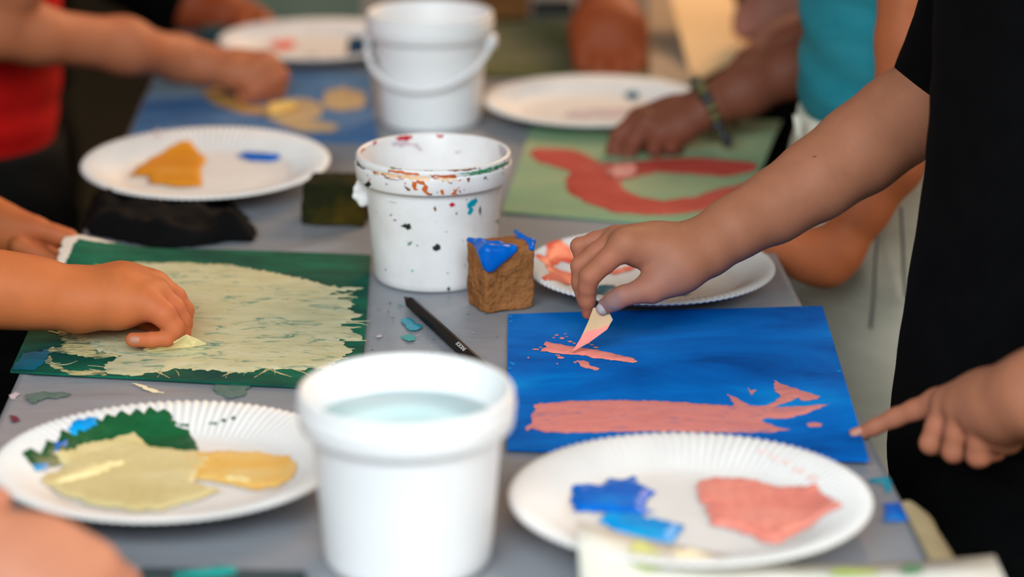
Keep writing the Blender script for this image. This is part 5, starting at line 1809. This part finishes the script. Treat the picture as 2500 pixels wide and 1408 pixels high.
# --- nearest person, only a blurred hand in the corner
def person_near():
    b = Body()
    b.chain([(-700, 1150, 1.12, 130), (-300, 1290, 1.165, 118), (-90, 1350, 1.18, 104)], 0.02)
    b.chain([(-90, 1350, 1.18, 100), (90, 1372, 1.185, 98), (215, 1400, 1.185, 86)], 0.02)
    b.chain([(-90, 1380, 1.16, 95), (60, 1440, 1.16, 95), (180, 1470, 1.16, 80)], 0.02)
    b.finger([(200, 1385, 1.195, 70), (292, 1430, 1.198, 52), (330, 1500, 1.195, 44), (320, 1560, 1.19, 36)], 0.004, 0.008)
    b.finger([(200, 1410, 1.18, 70), (290, 1470, 1.18, 52), (320, 1540, 1.178, 44), (300, 1600, 1.175, 36)], 0.004, 0.008)
    b.finger([(190, 1450, 1.165, 66), (270, 1510, 1.162, 50), (290, 1580, 1.16, 42), (270, 1630, 1.158, 34)], 0.004, 0.008)
    b.finger([(170, 1490, 1.15, 60), (235, 1550, 1.146, 46), (250, 1610, 1.145, 38), (230, 1650, 1.145, 32)], 0.004, 0.008)
    b.finger([(-60, 1330, 1.21, 74), (-40, 1260, 1.23, 52), (-10, 1225, 1.24, 40)], 0.004, 0.010)
    o = body_object('person', [(b, 0.0026)], M['skin_h2'], None, np.array((-0.70, 1.18, 0.0)))
    tag(o, 'nearest person, a blurred pale hand in the lower left corner', 'person', 'people painting around the table')
    loft('shirt', [(-0.74, 1.18, 1.16, .05, .05), (-0.74, 1.18, 1.08, .1, .15), (-0.74, 1.18, 0.85, .11, .14), (-0.74, 1.18, 0.62, .11, .14)], M['dark_pants'], o, 48, 0.003, 12)
    sleeve('sleeve', [(-900, 900, 1.14, 190), (-760, 1090, 1.12, 165), (-600, 1195, 1.135, 150)], M['dark_pants'], o, 32, 0.002, 7)
    legs(o, -0.74, 1.18, 0.68, M['dark_pants'], 0.115, 0.13)


person_near()

# ------------------------------------------------------------------ sheets nearest the camera
def front_sheet():
    far = [(1408, 1272, .036), (1480, 1292, .031), (1600, 1322, .022), (1750, 1352, .013), (1950, 1376, .006), (2120, 1377, .006), (2280, 1370, .008), (2428, 1356, .012)]
    v, f = [], []
    n = len(far)
    m_ = 10
    for x, y, h in far:
        p = W(x, y, h)
        for k in range(m_ + 1):
            t = k / m_
            q = p + np.array((0.004 * t, -0.21 * t, 0))
            q[2] = T + 0.0015 + (h - 0.001) * math.exp(-1.6 * t)
            v.append(q)
    for i in range(n - 1):
        for k in range(m_):
            a = i * (m_ + 1) + k
            f.append((a, a + 1, a + m_ + 2, a + m_ + 1))
    o = recalc(link_mesh('front_painting', v, f, M['front_card']))
    s = o.modifiers.new('thickness', 'SOLIDIFY')
    s.thickness = 0.0012
    s.offset = 1
    tag(o, 'white sheet with green blots curling up at the bottom edge', 'painting', GP)
    def hz(u, w):
        q = [W(*a) for a in [(x_, y_, h_) for x_, y_, h_ in far]]
        xs = [p[0] for p in q]
        y0 = float(np.interp(u, xs, [p[1] for p in q]))
        h0 = float(np.interp(u, xs, [p[2] for p in q])) - T
        return T + 0.0030 + (h0 - 0.001) * math.exp(-1.6 * max(0.0, y0 - w) / 0.21)
    for k, (x, y, a, b, mm) in enumerate([(1575, 1386, 44, 26, 'p_lime'), (1700, 1404, 60, 14, 'p_lightcream'), (2080, 1402, 60, 9, 'p_lime'), (2225, 1400, 30, 10, 'p_leaf')]):
        uv = ragged(plane_uv(ell(x, y, a, b, 14, k), 0.016 if x < 1690 else 0.006), 0.004, 0.0008, k)
        patch('paint_blot', uv, lambda u, w, h: (u, w, hz(u, w) + h), M[mm], o, 0.0008, 0.004, 0.003, k)


front_sheet()
dk = Sheet('dark_painting', 'dark grey painting with a turquoise stroke, at the bottom edge', [W(345, 1384, S0), W(745, 1392, S0), W(760, 1560, S0), W(320, 1550, S0)], M['dark_board'], group=GP)
dk.paint([(420, 1402), (470, 1392), (545, 1384), (578, 1390), (575, 1402), (500, 1412), (430, 1415)], M['p_jade'], 3, 0.001, 0.004, 0.002)
